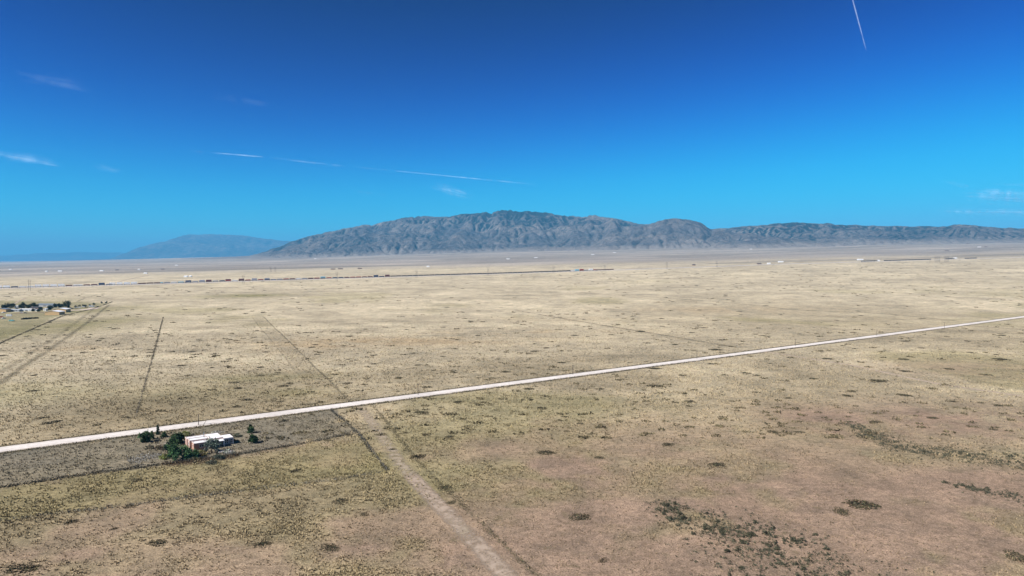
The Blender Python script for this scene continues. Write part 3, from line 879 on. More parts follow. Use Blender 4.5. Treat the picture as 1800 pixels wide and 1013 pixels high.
def window(x0, x1, z0, z1, yf, nx=2, nz=2, side=None):
    def bx(a0, a1, d0, d1, c0, c1, m):
        if side is None: m.box(a0, a1, yf - d1, yf - d0, c0, c1)
        else: m.box(side - d1, side - d0, a0, a1, c0, c1) if side <= 1 else m.box(side + d0, side + d1, a0, a1, c0, c1)
        return m
    w = bx(x0, x1, .005, .03, z0, z1, MB()).build('window_pane', M_GLASS, house)
    f = MB(); t = .09
    bx(x0 - t, x1 + t, .0, .08, z1, z1 + t, f); bx(x0 - t, x1 + t, .0, .10, z0 - t, z0, f)
    for i in range(nx + 1):
        xx = x0 + (x1 - x0) * i / nx
        bx(xx - t / 2, xx + t / 2, .002, .07, z0 + .001, z1 - .001, f)
    for i in range(1, nz):
        zz = z0 + (z1 - z0) * i / nz
        bx(x0 + .001, x1 - .001, .031, .06, zz - t / 2, zz + t / 2, f)
    w.parent = f.build('window_frame', M_TRIM, house)
window(11.75, 13.2, .7, 2.2, 1.4); window(13.55, 14.85, .7, 2.2, 1.4)
window(2.0, 3.4, 1.0, 2.1, 0, 2, 1)
window(2.2, 3.6, 2.3 - 1.2, 2.1, 3, 2, 1, side=15.2); window(4.4, 5.8, 1.1, 2.1, 3, 2, 1, side=15.2)
window(1.2, 2.2, 1.1, 2.0, 3, 2, 1, side=0.0); window(5.6, 6.8, 1.2, 2.2, 3, 2, 1, side=-.7)
hd = MB().box(7.6, 8.5, 2.1, 2.19, 0, 2.1).build('door', simple_mat('brown_door', (.12, .07, .045)), house)
MB().box(8.32, 8.42, 2.05, 2.098, .95, 1.1).build('door_handle', M_METAL, hd)
MB().box(11.3, 15.1, 1.33, 1.395, 2.42, 2.62).build('white_fascia', M_TRIM, house)
for x in (11.32, 15.12): MB().box(x - .1, x + .1, 1.30, 1.39, 0, 2.41).build('corner_post', M_TRIM, house)

# ------------------------------------------------------------------ poles beside the road
M_POLE = simple_mat('creosote_pole', (.085, .065, .05), .9)
proto = empty('utility_pole', (0, 0, 0), HANG)
MB().tube((0, 0, -.3), (0, 0, 8.2), .17, .12, 8).build('pole', M_POLE, proto)
xarm = MB().box(-.06, .06, -1.1, 1.1, 7.55, 7.72).build('crossarm', M_POLE, proto)
for y in (-1.0, 0.35, 1.0): MB().tube((0, y, 7.72), (0, y, 7.92), .05, .06, 6).build('insulator', M_GLASS, xarm)
plist = [(349, 748, 'by the house drive'), (735, 695, 'past the cleared strip'), (1007, 659, ''), (1225, 631, ''), (1398, 609, ''), (1541, 591, ''), (1660, 577, '')]
for i, (x, v, w) in enumerate(plist):
    o = proto if i == 0 else copy_tree(proto)
    q = gp(x, v); place(o, x, v); o.rotation_euler = (0, 0, HANG); o.scale = (1, 1, .78 if i else .62)
    if i == 0: tag(o, 'short wooden utility pole between the house and the gravel road', 'pole', 'wooden poles along the gravel road')
    elif i == 1: tag(o, 'wooden utility pole just past the cleared strip on the gravel road', 'pole', 'wooden poles along the gravel road')
    else: tag(o, 'wooden utility pole along the far stretch of the gravel road', 'pole', 'wooden poles along the gravel road')
m = MB(); m.tube((0, 0, -.2), (1.6, 0.6, 2.4), .13, .09, 6); m.tube((1.6, .6, 2.4), (2.6, .9, 3.3), .09, .03, 5); m.tube((1.5, .55, 2.3), (1.3, .9, 3.2), .06, .02, 5)
snag = m.build('dead_tree', M_DEADWOOD); place(snag, 357, 747)
tag(snag, 'leaning bare dead trunk beside the gravel road behind the house', 'dead tree')

# ------------------------------------------------------------------ fences
M_WIRE = simple_mat('fence_wire', (.22, .2, .18), .6)
def fence(pts, label, step=5.0, hgt=1.25):
    L = polyline([np.array(p) for p in pts], step)
    root = empty('wire_fence', (L[0][0], L[0][1], 0), 0, label, 'fence')
    m = MB(); wv = MB()
    o0 = L[0]
    prev = None
    for k, p in enumerate(L):
        x, y = p - o0
        r = .09 if k % 6 == 0 else .055
        m.tube((x, y, -.2), (x + rng.uniform(-.05, .05), y, hgt * rng.uniform(.9, 1.08)), r, r * .9, 5)
        if prev is not None:
            for z in (.35, .7, 1.05): wv.tube((prev[0], prev[1], z), (x, y, z), .012, .012, 3, False)
        prev = (x, y)
    tag(m.build('posts', M_DEADWOOD, root), kind='stuff'); tag(wv.build('wires', M_WIRE, root), kind='stuff')
fence(FENCE_PADDOCK, 'wire fence along the near side of the grey paddock by the house')
fence(FENCE_SIDE, 'wire fence between the gravel road and the bare dirt track')
fence(FENCE_YARD, 'wire fence across the olive field below the house')
fence(FENCE_FIELD, 'wire fence standing alone in the straw field beyond the road')
fence(FENCE_FARM, 'wire fence bounding the farmyard with the tan barns')

def weeds(name, pts, label, per_m, width, hgt, col, seed, size=.5):
    L = [np.array(p) for p in pts]; g = np.random.default_rng(seed)
    lens = [np.linalg.norm(b - a) for a, b in zip(L[:-1], L[1:])]
    P = []
    for a, b, ln in zip(L[:-1], L[1:], lens):
        n = int(ln * per_m); t = g.random(n)
        q = a + (b - a) * t[:, None]
        dn = np.array([-(b - a)[1], (b - a)[0]]) / ln
        dens = fbm(q[:, 0] / 14, q[:, 1] / 14, 3, seed)
        q = q + dn * (g.normal(size=n) * width * (.3 + dens))[:, None]
        q = q[dens + .25 * g.random(n) > .45]
        P.append(q)
    P = np.concatenate(P); n = len(P)
    z = height(P[:, 0], P[:, 1]) + g.random(n) * hgt
    pts3 = np.stack([P[:, 0], P[:, 1], z], 1)
    C = np.array(col) * g.uniform(.5, 1.5, n)[:, None]
    return tag(link(name, leaf_mesh(name, pts3, size, C, seed), M_LEAF), label, kind='stuff')
weeds('fence_weeds', FENCE_PADDOCK, 'dark tumbleweeds caught along the paddock fence', 26, .9, .7, (.07, .062, .045), 1)
weeds('fence_weeds', FENCE_SIDE, 'dark weeds along the fence by the dirt track', 13, .6, .6, (.06, .058, .045), 2)
weeds('fence_weeds', FENCE_YARD, 'grey weeds along the lower field fence', 7, .7, .6, (.15, .14, .11), 3)
weeds('fence_weeds', FENCE_FIELD, 'dark weeds along the lone field fence', 4, .55, .5, (.12, .10, .06), 4, .6)
weeds('fence_weeds', FENCE_FARM, 'dark weeds along the farmyard fence', 4, .9, .7, (.08, .07, .045), 5, .8)
weeds('verge_weeds', [ROAD_A - ROAD_DIR * 100 - ROAD_N * 6.3, road_pt(1500) - ROAD_N * 6.3], 'dark weeds on the near verge of the gravel road', 9, .7, .5, (.06, .052, .03), 6)
weeds('verge_weeds', [ROAD_A - ROAD_DIR * 100 + ROAD_N * 6.0, road_pt(1500) + ROAD_N * 6.0], 'dark weeds on the far verge of the gravel road', 5, .5, .5, (.08, .07, .04), 8)
weeds('track_weeds', offs(south, 6.4), 'dark weeds along the edge of the bare dirt track', 9, .8, .4, (.10, .088, .05), 9, .35)
weeds('garden_weeds', [P2(225, 812), P2(262, 806), P2(285, 800)], 'silvery grey weeds left of the house garden', 60, 3.2, .6, (.27, .26, .24), 10, .4)
weeds('garden_weeds', [P2(285, 817), P2(350, 811), P2(420, 801)], 'brown dry weeds in the bed below the house', 60, 1.6, .7, (.075, .052, .034), 12, .4)

# ------------------------------------------------------------------ low dark shrub mounds on the plain
def mound_mesh(seed, n=420, rx=1.0, hgt=.12):
    g = np.random.default_rng(seed)
    a = g.random(n) * 6.283; r = np.sqrt(g.random(n)) ** 1.1
    lim = .72 + .5 * (vnoise(2.2 * np.cos(a) + 9, 2.2 * np.sin(a) + seed, seed) - .3)
    P = np.stack([r * lim * np.cos(a), r * lim * np.sin(a), g.random(n) * hgt * (1.05 - r)], 1)
    C = np.array([.062, .053, .032]) * g.uniform(.45, 1.7, n)[:, None] * (1 + .2 * g.normal(size=(n, 3)) * .4)
    return leaf_mesh('mound', P, .14, np.clip(C, .01, .3), seed, flat=1.0)
MOUNDS = [mound_mesh(60 + k) for k in range(7)]
for me in MOUNDS: me.materials.append(M_LEAF)
big = [(460, 957, 42), (600, 881, 36), (580, 963, 44), (275, 955, 42), (125, 918, 28), (230, 890, 22), (735, 803, 36), (783, 858, 34), (960, 796, 38), (1053, 805, 20), (1175, 782, 26), (993, 733, 16),
       (952, 718, 26), (929, 684, 26), (933, 703, 18), (1054, 684, 18), (1151, 679, 30), (1214, 706, 26), (1151, 648, 22), (1199, 660, 18), (1258, 615, 24), (1268, 598, 14), (1164, 574, 12), (1126, 583, 24),
       (807, 707, 22), (1249, 640, 16), (889, 654, 18), (1544, 670, 34), (1589, 632, 22), (1589, 695, 30), (1490, 696, 26), (1760, 632, 28), (1733, 659, 20), (1668, 649, 18), (1592, 653, 24), (1429, 666, 22),
       (1311, 656, 20), (1355, 639, 12), (1443, 619, 12), (1455, 631, 22), (1675, 706, 22), (1755, 713, 20), (1694, 577, 12), (411, 673, 24), (435, 703, 24), (458, 646, 16), (458, 660, 16), (403, 635, 12),
       (468, 619, 12), (557, 623, 14), (612, 632, 10), (621, 609, 10), (611, 674, 20), (657, 625, 14), (658, 640, 16), (701, 664, 16), (726, 621, 12), (750, 681, 22), (741, 726, 30), (778, 627, 12),
       (607, 697, 14), (580, 654, 10), (554, 606, 14), (1260, 818, 40), (790, 768, 20), (793, 884, 22), (520, 828, 26), (860, 820, 14), (1020, 910, 42), (1515, 888, 70), (1090, 668, 14), (1330, 660, 16),
       (90, 743, 36), (75, 735, 26), (60, 890, 18), (240, 845, 30), (1360, 760, 30), (1540, 742, 24), (1745, 755, 16), (1480, 900, 40), (1020, 745, 16), (330, 660, 14), (250, 665, 14), (190, 640, 12), (60, 660, 16),
       (120, 680, 14), (340, 608, 10), (880, 578, 12), (1010, 590, 14), (960, 612, 14), (840, 590, 12), (1330, 690, 18), (1385, 700, 16), (1640, 735, 22), (500, 740, 22), (640, 905, 20), (1060, 985, 24), (690, 790, 16),
       (1405, 760, 20), (1235, 770, 12), (200, 930, 16), (40, 1000, 60), (1790, 980, 60), (1430, 640, 12), (1500, 585, 14), (1590, 600, 18), (1620, 612, 14), (1700, 600, 16), (1760, 590, 16), (1340, 590, 12)]
LABM = 'low dark shrub mound spread over the dry grass'
GRPM = 'dark shrub mounds on the plain'
mcount = 0
def add_mound(x, y, d, sq=None):
    global mcount
    me = MOUNDS[mcount % len(MOUNDS)]
    o = link('shrub_mound', me)
    o.location = (x, y, hz(x, y) - .02)
    o.rotation_euler = (0, 0, rng.random() * 6.28)
    s = d / 2 * 1.12
    o.scale = (s * rng.uniform(.9, 1.15), s * (sq or rng.uniform(.65, 1.0)), max(1.2, s * .75))
    size = 'wide' if d > 8 else ('small' if d < 4.5 else 'middling')
    if road_dist(x, y) > 0:
        where, grp = (('among the straw grass beyond the gravel road', 'beyond the road') if y < 1000 else ('far out on the straw plain towards the railway', 'towards the railway'))
    elif x < -10 and y < 300: where, grp = 'in the olive field below the house fences', 'below the house'
    elif seg_dist(np.array(x), np.array(y), south)[0] < 16: where, grp = 'beside the bare dirt track', 'beside the track'
    elif y < 320: where, grp = 'on the bare pinkish soil', 'on the pinkish soil'
    else: where, grp = 'on the olive grass before the gravel road', 'before the road'
    tag(o, f'{size} low dark shrub mound {where}', 'shrub', f'{size} shrub mounds {grp}'); mcount += 1
for x, v, w in big:
    p = gp(x, v); add_mound(p[0], p[1], w * p[1] / 1200)
spread = []
while mcount < 260:
    t = .76 * (2 * rng.random() ** .75 - 1); Yv = 380 * (5.5 ** rng.random())
    X = t * Yv
    if abs(road_dist(np.array(X), np.array(Yv))) < 11: continue
    if in_poly(np.array([X]), np.array([Yv]), FARM)[0]: continue
    if vnoise(X / 160, Yv / 160, 4) + .25 * rng.random() < .45: continue
    add_mound(X, Yv, rng.uniform(2.5, 7.0) * (1 + Yv / 2500))

# small dark scrub far out, past counting
g = np.random.default_rng(5)
N = 4800
t = g.uniform(-.85, .85, N); Yv = 280 * (13.0 ** g.random(N)); X = t * Yv
dens = fbm(X / 300, Yv / 300, 3, 4)
ok = (dens + .5 * (g.random(N) - .5) > .5 + .1 * (X < 0)) & (np.abs(road_dist(X, Yv)) > 9) & ~in_poly(X, Yv, FARM) & (((X - 0) * -TRACK_DIR[1] + (Yv - 2300) * TRACK_DIR[0]) < -40)
X = X[ok]; Yv = Yv[ok]; K = len(X); k = 22
sz = g.uniform(.6, 2.4, K) * (1 + Yv / 1500)
aa = g.random((K, k)) * 6.283; rr = np.sqrt(g.random((K, k))) * sz[:, None]
PX = X[:, None] + rr * np.cos(aa); PY = Yv[:, None] + rr * np.sin(aa) * .8
PZ = height(PX.ravel(), PY.ravel()) + g.random(K * k) * .5
C = np.array([.11, .09, .05]) * g.uniform(.6, 1.6, K * k)[:, None]
sc_ = link('far_scrub', leaf_mesh('far_scrub', np.stack([PX.ravel(), PY.ravel(), PZ], 1), np.repeat(sz * .42, k), C, 9, flat=.8), M_LEAF)
tag(sc_, 'fine dark scrub specks scattered over the straw plain', kind='stuff')

# ------------------------------------------------------------------ small desert bushes in the two washes
def bush_mesh(seed, n=90):
    P, sh = crown_points(n, 1.0, .62, seed, 'dome', 8)
    C = np.array([.075, .073, .046]) * sh[:, None]
    return leaf_mesh('bush', P, .24, np.clip(C, .008, .3), seed)
BUSH = [bush_mesh(200 + k) for k in range(6)]
for me in BUSH: me.materials.append(M_LEAF)
WASH1 = [P2(1150, 885), P2(1195, 905), P2(1250, 925), P2(1330, 955), P2(1390, 985), P2(1440, 1040)]
WASH2 = [P2(1490, 742), P2(1530, 765), P2(1600, 792), P2(1700, 800), P2(1800, 815), P2(1950, 830)]
WASH3 = [P2(1665, 850), P2(1720, 862), P2(1800, 875)]
def wash_pts(line, n, width, seed, grow=True):
    g = np.random.default_rng(seed); L = polyline(line, 2.0); out = []
    while len(out) < n:
        f = g.random() ** (.7 if grow else 1); i = int(f * (len(L) - 1))
        w = width * ((.25 + 1.1 * f) if grow else 1)
        p = L[i] + g.normal(size=2) * w
        if vnoise(p[0] / 4, p[1] / 4, seed) + .3 * g.random() > .5: out.append(p)
    return out
k = 0
for line, n, w, lab, grp in ((WASH1, 165, 8.0, 'small dark grey green bush in the wash with bare pinkish soil', 'bushes in the nearer wash'),
                             (WASH2, 110, 6.0, 'small dark bush along the winding line of the farther wash', 'bushes in the farther wash'),
                             (WASH3, 22, 2.5, 'small dark bush in the short row below the farther wash', 'bushes in the short row')):
    for p in wash_pts(line, n, w, 31 + n):
        o = link('desert_bush', BUSH[k % 6]); s = .7 + 1.2 * rng.random() ** 1.8
        o.location = (p[0], p[1], -.02); o.scale = (s, s, s * rng.uniform(.7, 1.1)); o.rotation_euler = (0, 0, rng.random() * 6.28)
        big_b = s > 1.15; tag(o, lab if not big_b else lab.replace('small', 'larger'), 'bush', ('larger ' if big_b else 'small ') + grp); k += 1
def scatter_leaves(name, P, k, size, hgt, col, label, seed):
    g = np.random.default_rng(seed); P = np.array(P); n = len(P)
    q = np.repeat(P, k, 0) + g.normal(size=(n * k, 2)) * np.repeat(g.uniform(.2, 1.0, n), k)[:, None] * size
    z = height(q[:, 0], q[:, 1]) + g.random(n * k) * hgt
    C = np.array(col) * np.repeat(g.uniform(.6, 1.4, n), k)[:, None] * g.uniform(.6, 1.5, n * k)[:, None]
    return tag(link(name, leaf_mesh(name, np.stack([q[:, 0], q[:, 1], z], 1), size * .7, C, seed), M_LEAF), label, kind='stuff')
scatter_leaves('wash_scrub', wash_pts(WASH1, 900, 9, 5) + wash_pts(WASH2, 1300, 7, 6) + wash_pts(WASH3, 120, 3, 8), 14, .42, .45, (.075, .073, .048), 'fine dark scrub filling the two washes', 3)
g = np.random.default_rng(77)
q = np.stack([g.uniform(-130, 150, 1500), g.uniform(150, 330, 1500)], 1)
q = q[(np.abs(road_dist(q[:, 0], q[:, 1])) > 7) & (fbm(q[:, 0] / 30, q[:, 1] / 30, 3, 6) > .48)]
scatter_leaves('low_scrub', q, 8, .28, .3, (.07, .064, .036), 'tiny dark scrub plants dotted over the near soil', 4)

# ------------------------------------------------------------------ grass tufts
g = np.random.default_rng(21)
N = 300000
th = g.uniform(-.74, .74, N); r = 138 * (9.5 ** (g.random(N) ** 1.3)); X = r * np.sin(th); Y = r * np.cos(th)
sd, side = seg_dist(X, Y, south)
ok = (np.abs(road_dist(X, Y)) > 5.6) & ((sd > 4.2) | (g.random(N) < .12))
ptk = [P2(*q) for q in ((1330, 616), (1500, 643), (1650, 675), (1800, 697))]
ok &= seg_dist(X, Y, ptk)[0] > 1.7
u = (X - A[0]) * ROAD_DIR[0] + (Y - A[1]) * ROAD_DIR[1]; w = (X - A[0]) * ROAD_N[0] + (Y - A[1]) * ROAD_N[1]
ok &= ~((u > -.5) & (u < 15.6) & (w > -1.5) & (w < 12))
X = X[ok]; Y = Y[ok]; r = r[ok]; n = len(X)
base, pinkness = ground_tint(X, Y, True)
clump = fbm(X / 3.2, Y / 3.2, 2, 61) * .55 + fbm(X / 14, Y / 14, 3, 62) * .45
keep = (g.random(n) > pinkness * .8) & (clump + .30 * (g.random(n) - .5) > .44)
X = X[keep]; Y = Y[keep]; r = r[keep]; base = base[keep]; pinkness = pinkness[keep]; clump = clump[keep]; n = len(X)
base = base * (1 - pinkness[:, None] * .7) + np.array([.20, .158, .105]) * pinkness[:, None] * .7
col = base * g.uniform(.6, 1.85, n)[:, None] * np.array([1.02, 1.0, .92])
dk = g.random(n) < .11 + .06 * pinkness
col[dk] *= .45
h = g.uniform(.18, .5, n) * (1 + r / 900) * (1.15 - sstep(300, 1100, r)) * (.55 + .9 * clump) * (1 - .5 * pinkness); s = g.uniform(.16, .38, n) * (1 + r / 500) * (1 - .35 * pinkness)
V = np.zeros((n, 9, 3)); a0 = g.random(n) * 6.283
for k in range(3):
    a = a0 + k * 2.094
    dx, dy = np.cos(a), np.sin(a)
    V[:, 3 * k, 0] = X - dy * s * .5; V[:, 3 * k, 1] = Y + dx * s * .5
    V[:, 3 * k + 1, 0] = X + dy * s * .5; V[:, 3 * k + 1, 1] = Y - dx * s * .5
    V[:, 3 * k + 2, 0] = X + dx * s * .9; V[:, 3 * k + 2, 1] = Y + dy * s * .9; V[:, 3 * k + 2, 2] = h
F = np.arange(n * 9).reshape(-1, 3)
gr = link('grass_tufts', np_mesh('grass_tufts', V.reshape(-1, 3), F, np.repeat(np.clip(col, .02, .7), 9, 0)), M_LEAF)
tag(gr, 'dry bunch grass tufts covering the near plain', kind='stuff')

# ------------------------------------------------------------------ the farm
M_TAN = simple_mat('tan_siding', (.50, .34, .17), .8, .08, .4)
M_TINW = simple_mat('white_tin_roof', (.76, .77, .79), .45, .06, .3)
M_GREYW_ = simple_mat('grey_siding', (.36, .38, .40), .8)
M_WHITEW = simple_mat('white_siding', (.70, .70, .68), .7)
M_SLATE = simple_mat('blue_grey_roof', (.16, .19, .22), .6)
M_DROOF = simple_mat('dark_shingle', (.06, .06, .065), .8)
M_BROWNW = simple_mat('brown_siding', (.26, .17, .12), .8)
M_DOORG = simple_mat('grey_door', (.22, .22, .22), .6)
def gable(name, x, v, width, depth, wall_h, rise, wall, roof, label, cat='building', rz=0.0, ridge='y', ov=.5, doors=1, wins=2, group=None):
    p = gp(x, v)
    root = empty(name, (p[0], p[1], p[2] - .05), rz, label, cat, group)
    W = width / 2
    if ridge == 'y':
        MB().poly_prism([(-W, 0), (W, 0), (W, wall_h), (0, wall_h + rise), (-W, wall_h)], 0, depth).build('wall', wall, root)
        t = .18; k = rise / W
        m = MB(); e = wall_h + .01 - ov * k
        m.poly_prism([(-W - ov, e), (0, wall_h + rise + .01), (0, wall_h + rise + .01 + t), (-W - ov, e + t)], -ov, depth + ov)
        m.poly_prism([(0.001, wall_h + rise + .01), (W + ov, e), (W + ov, e + t), (0.001, wall_h + rise + .01 + t)], -ov, depth + ov)
        m.build('roof', roof, root)
    else:
        D = depth / 2
        m = MB(); m.poly_prism([(0, 0), (depth, 0), (depth, wall_h), (D, wall_h + rise), (0, wall_h)], -W, W)
        m.v = [(y, x_, z) for x_, y, z in m.v]; m.f = [f[::-1] for f in m.f]; m.build('wall', wall, root)
        m = MB(); t = .16; k = rise / D; e = wall_h + .01 - ov * k
        m.poly_prism([(-ov, e), (D, wall_h + rise + .01), (D, wall_h + rise + .01 + t), (-ov, e + t)], -W - ov, W + ov)
        m.poly_prism([(D + .001, wall_h + rise + .01), (depth + ov, e), (depth + ov, e + t), (D + .001, wall_h + rise + .01 + t)], -W - ov, W + ov)
        m.v = [(y, x_, z) for x_, y, z in m.v]; m.f = [f[::-1] for f in m.f]; m.build('roof', roof, root)
    if doors: MB().box(-W * .15, W * .25, -.06, -.003, .0, min(3.0, wall_h * .75)).build('door', M_DOORG, root)
    for i in range(wins):
        xx = -W * .75 + i * W * 1.3
        MB().box(xx - .5, xx + .5, -.05, -.004, wall_h * .4, wall_h * .75).build('window', M_GLASS, root)
    return root
gable('barn', 91.5, 554, 19.0, 13, 4.3, 1.6, M_TAN, M_TINW, 'tan walled barn with white gable roof, nearer the wire fence', 'barn', rz=.05, doors=0, wins=0)
gable('barn', 104.5, 549.3, 18, 12, 4.4, 1.6, M_TAN, M_TINW, 'tan walled barn with white gable roof, beside the big farm tree', 'barn', rz=.05, doors=0, wins=0)
gable('barn', -1, 549, 19, 10, 4.2, 1.2, M_TAN, M_SLATE, 'tan farm building with blue grey roof among the yard vehicles', 'barn', doors=0, wins=0)
gable('mobile_home', 46, 547.5, 19, 7, 3.0, .7, M_WHITEW, M_TINW, 'long mobile home with bright white roof in the farmyard', 'mobile home', rz=.08, ridge='x')
gable('farm_building', 23, 548, 18, 8, 2.8, .8, M_GREYW_, M_GREYW_, 'low grey farm building beside the white mobile home', 'building', ridge='x')
gable('farm_building', 78, 539.5, 26, 14, 3.4, 1.4, M_GREYW_, M_SLATE, 'wide building with blue grey roof behind the farm trees', 'building', ridge='x')
gable('farm_building', 60, 544.5, 13, 9, 3.0, 1.2, M_BROWNW, M_DROOF, 'brown house with dark shingle roof among the farm trees', 'building', ridge='x')
gable('shed', 63, 547.5, 3.2, 3, 2.4, .5, M_WHITEW, M_TINW, 'small white shed near the brown farmhouse', 'shed', doors=1, wins=0)
gable('shed', 78.5, 546.8, 3.8, 4, 3.2, .6, M_WHITEW, M_TINW, 'small white shed close to the tan barns', 'shed', doors=1, wins=0)
gable('shed', 28, 541.5, 5, 4, 2.8, .8, M_WHITEW, M_TINW, 'white shed behind the low grey farm building', 'shed', doors=1, wins=0)
FT = (.022, .030, .016)
for k, (x, v, w, h, lab) in enumerate([(-8, 543, 11, 8, 'dark farm tree behind the tan building'), (8, 542, 9, 6.5, 'dark rounded tree behind the low grey building'), (19, 541.5, 13, 8, 'broad dark tree by the white shed'),
        (39, 542, 11, 9.5, 'dark tree behind the mobile home roof'), (50, 542, 9, 6.5, 'smaller dark tree beside the brown farmhouse'), (61, 541.5, 13, 9, 'broad dark tree behind the brown farmhouse'),
        (71, 546, 6, 5.5, 'dark tree between the white sheds'), (85, 545, 8, 6, 'dark tree left of the farther barn'), (97, 541, 5.5, 6.5, 'dark tree behind the farther barn roof'), (106, 541, 9, 7, 'dark rounded tree beside the tallest farm tree'),
        (117.5, 543, 11.5, 13, 'tallest dark tree of the farm'), (67, 548, 4.5, 3.8, 'small dark tree near the bare farmyard'), (90, 543, 6, 5, 'low dark tree before the blue grey roof'), (30, 546.5, 3.4, 4.5, 'narrow dark tree between grey building and mobile home'), (58, 547.5, 3.6, 4, 'narrow dark tree at the end of the mobile home')]):
    place(make_tree('farm_tree', w, h, FT, 700 + 9 * k, lab, 'tree', 1100, 1.15 if w > 6 else .8, 'round' if k in (2, 5, 10) else 'dome', .08, 'dark trees round the farm'), x, v)
for k, (x, v, w, h) in enumerate([(133, 540, 4, 2.6), (139, 539, 4.5, 3), (146, 538, 4, 2.4), (150, 539, 4, 3), (158, 538, 3.6, 2.6), (165, 536.5, 5, 3.6), (179, 533.5, 4, 3), (187, 533, 5, 3.8), (122, 541.5, 4, 3), (172, 540, 3, 2)]):
    place(make_tree('farm_bush', w, h, FT, 900 + 3 * k, 'dark bush along the gravel yard of the farm', 'bush', 160, .9, 'dome', 0, 'dark bushes along the farm yard', False), x, v)
weeds('hedge', [P2(38, 562), P2(52, 561), P2(67, 560)], 'long low dark hedge in the farm pasture', 40, 2.0, 1.6, (.02, .022, .014), 14, 1.6)
# vehicles
CARC = {'white': (.75, .75, .74), 'silver': (.45, .47, .49), 'dark': (.04, .045, .055), 'red': (.30, .04, .03), 'teal': (.15, .38, .38)}
CARM = {k: simple_mat(k + '_car_paint', c, .3, .04, 1) for k, c in CARC.items()}
M_TYRE = simple_mat('tyre_rubber', (.02, .02, .02), .9)
def car(x, v, colr, rz, label, sc=1.0, tall=False):
    p = gp(x, v); root = empty('parked_vehicle', (p[0], p[1], p[2]), rz, label, 'vehicle', 'vehicles parked at the farm'); root.scale = (sc,) * 3
    hgt = 2.6 if tall else 1.0
    m = MB()
    if tall: m.poly_prism([(-3.2, .5), (3.2, .5), (3.2, 1.6), (2.7, 2.9), (-3.2, 2.9)], -1.1, 1.1)
    else: m.poly_prism([(-2.2, .35), (2.25, .35), (2.3, .85), (1.2, .98), (.6, 1.5), (-1.3, 1.52), (-1.9, 1.0), (-2.25, .95)], -.88, .88)
    m.build('body', CARM[colr], root)
    w = MB()
    if tall: w.box(-2.4, 2.2, -1.12, -1.105, 1.7, 2.3)
    else: w.poly_prism([(1.05, 1.0), (.55, 1.42), (-1.2, 1.44), (-1.7, 1.02)], -.895, .895)
    w.build('window', M_GLASS, root)
    for a in (-1.4, 1.4):
        for b_ in (-.8, .8): MB().tube((a, b_ - .11, .34), (a, b_ + .11, .34), .34, .34, 10).build('wheel', M_TYRE, root)
for x, v, c, rz, lab, s, t in [(16, 556.5, 'white', .2, 'long white camper standing in the farm pasture', 1, True), (2, 558.5, 'red', .1, 'dark red vehicle at the edge of the farm pasture', 1.2, False), (7, 560.5, 'white', .9, 'white vehicle next to the dark red one', 1, False),
        (20.5, 565, 'teal', -.1, 'teal vehicle alone low in the farm pasture', 1.35, False), (38, 550.5, 'white', .4, 'white vehicle before the mobile home', .8, False), (7, 550.5, 'white', 1.0, 'white vehicle before the tan building', 1.1, False),
        (134, 541.8, 'silver', .2, 'silver vehicle on the gravel farm yard', 1, False), (140, 541.2, 'white', .1, 'white vehicle beside the silver one on the farm yard', 1, False), (126, 543, 'dark', .3, 'dark vehicle nearest the farther barn', 1, False), (152, 541, 'dark', .2, 'dark vehicle at the middle of the farm yard', 1, False),
        (160, 540.2, 'white', .3, 'tall white van on the farm yard', .9, True), (164, 539.6, 'silver', .1, 'silver vehicle behind the tall white van', 1, False), (147, 540, 'silver', .0, 'silver vehicle between bushes of the farm yard', 1, False), (45, 551, 'dark', .1, 'dark vehicle parked before the mobile home', 1, False)]:
    car(x, v, c, rz, lab, s, t)

# ------------------------------------------------------------------ railway and train
TA = math.atan2(TRACK_DIR[1], TRACK_DIR[0])
def tpt(px):
    t = (px - 900) / 1200
    k = (t * TRACK_P[1] - TRACK_P[0]) / (TRACK_DIR[0] - t * TRACK_DIR[1]); return k
m_bal = simple_mat('railway_ballast', (.42, .38, .36), .95, .15, .2)
k0, k1 = tpt(-500), tpt(2100)
strip('railway', [TRACK_P + TRACK_DIR * k0, TRACK_P + TRACK_DIR * k1], 16, m_bal, 'pale ballasted railway line crossing the plain', 0, 25,
      crown=[(-.5, -.6, 0), (-.2, .7, .3), (.2, .7, .7), (.5, -.6, 1)])
rail_me = MB()
ks = np.arange(k0, k1, 30)
for s_ in (-.75, .75):
    for a_, b_ in zip(ks[:-1], ks[1:]):
        pa = TRACK_P + TRACK_DIR * a_ + np.array([-TRACK_DIR[1], TRACK_DIR[0]]) * s_; pb = TRACK_P + TRACK_DIR * b_ + np.array([-TRACK_DIR[1], TRACK_DIR[0]]) * s_
        rail_me.tube((pa[0], pa[1], hz(*pa) + 1.28), (pb[0], pb[1], hz(*pb) + 1.28), .08, .08, 4)
tag(rail_me.build('rails', M_METAL, bpy.data.objects['railway']), kind='stuff')
M_CARD = simple_mat('dark_wagon_steel', (.045, .042, .045), .7)
M_CARB = simple_mat('brown_wagon_steel', (.16, .085, .06), .7)
BOG = MB()
for x in (-.9, .9):
    for y in (-.75, .75): BOG.tube((x, y - .07, .46), (x, y + .07, .46), .46, .46, 8)
BOG.box(-1.4, 1.4, -.95, .95, .5, .75)
bog_me = BOG.mesh('bogie'); bog_me.materials.append(M_CARD)
well = MB().box(-7.6, 7.6, -1.35, 1.35, .8, 1.15).box(-7.6, 7.6, -1.4, -1.25, 1.15, 1.7).box(-7.6, 7.6, 1.25, 1.4, 1.15, 1.7).box(-8.8, -7.6, -.6, .6, .85, 1.2).box(7.6, 8.8, -.6, .6, .85, 1.2).mesh('deck'); well.materials.append(M_CARD)
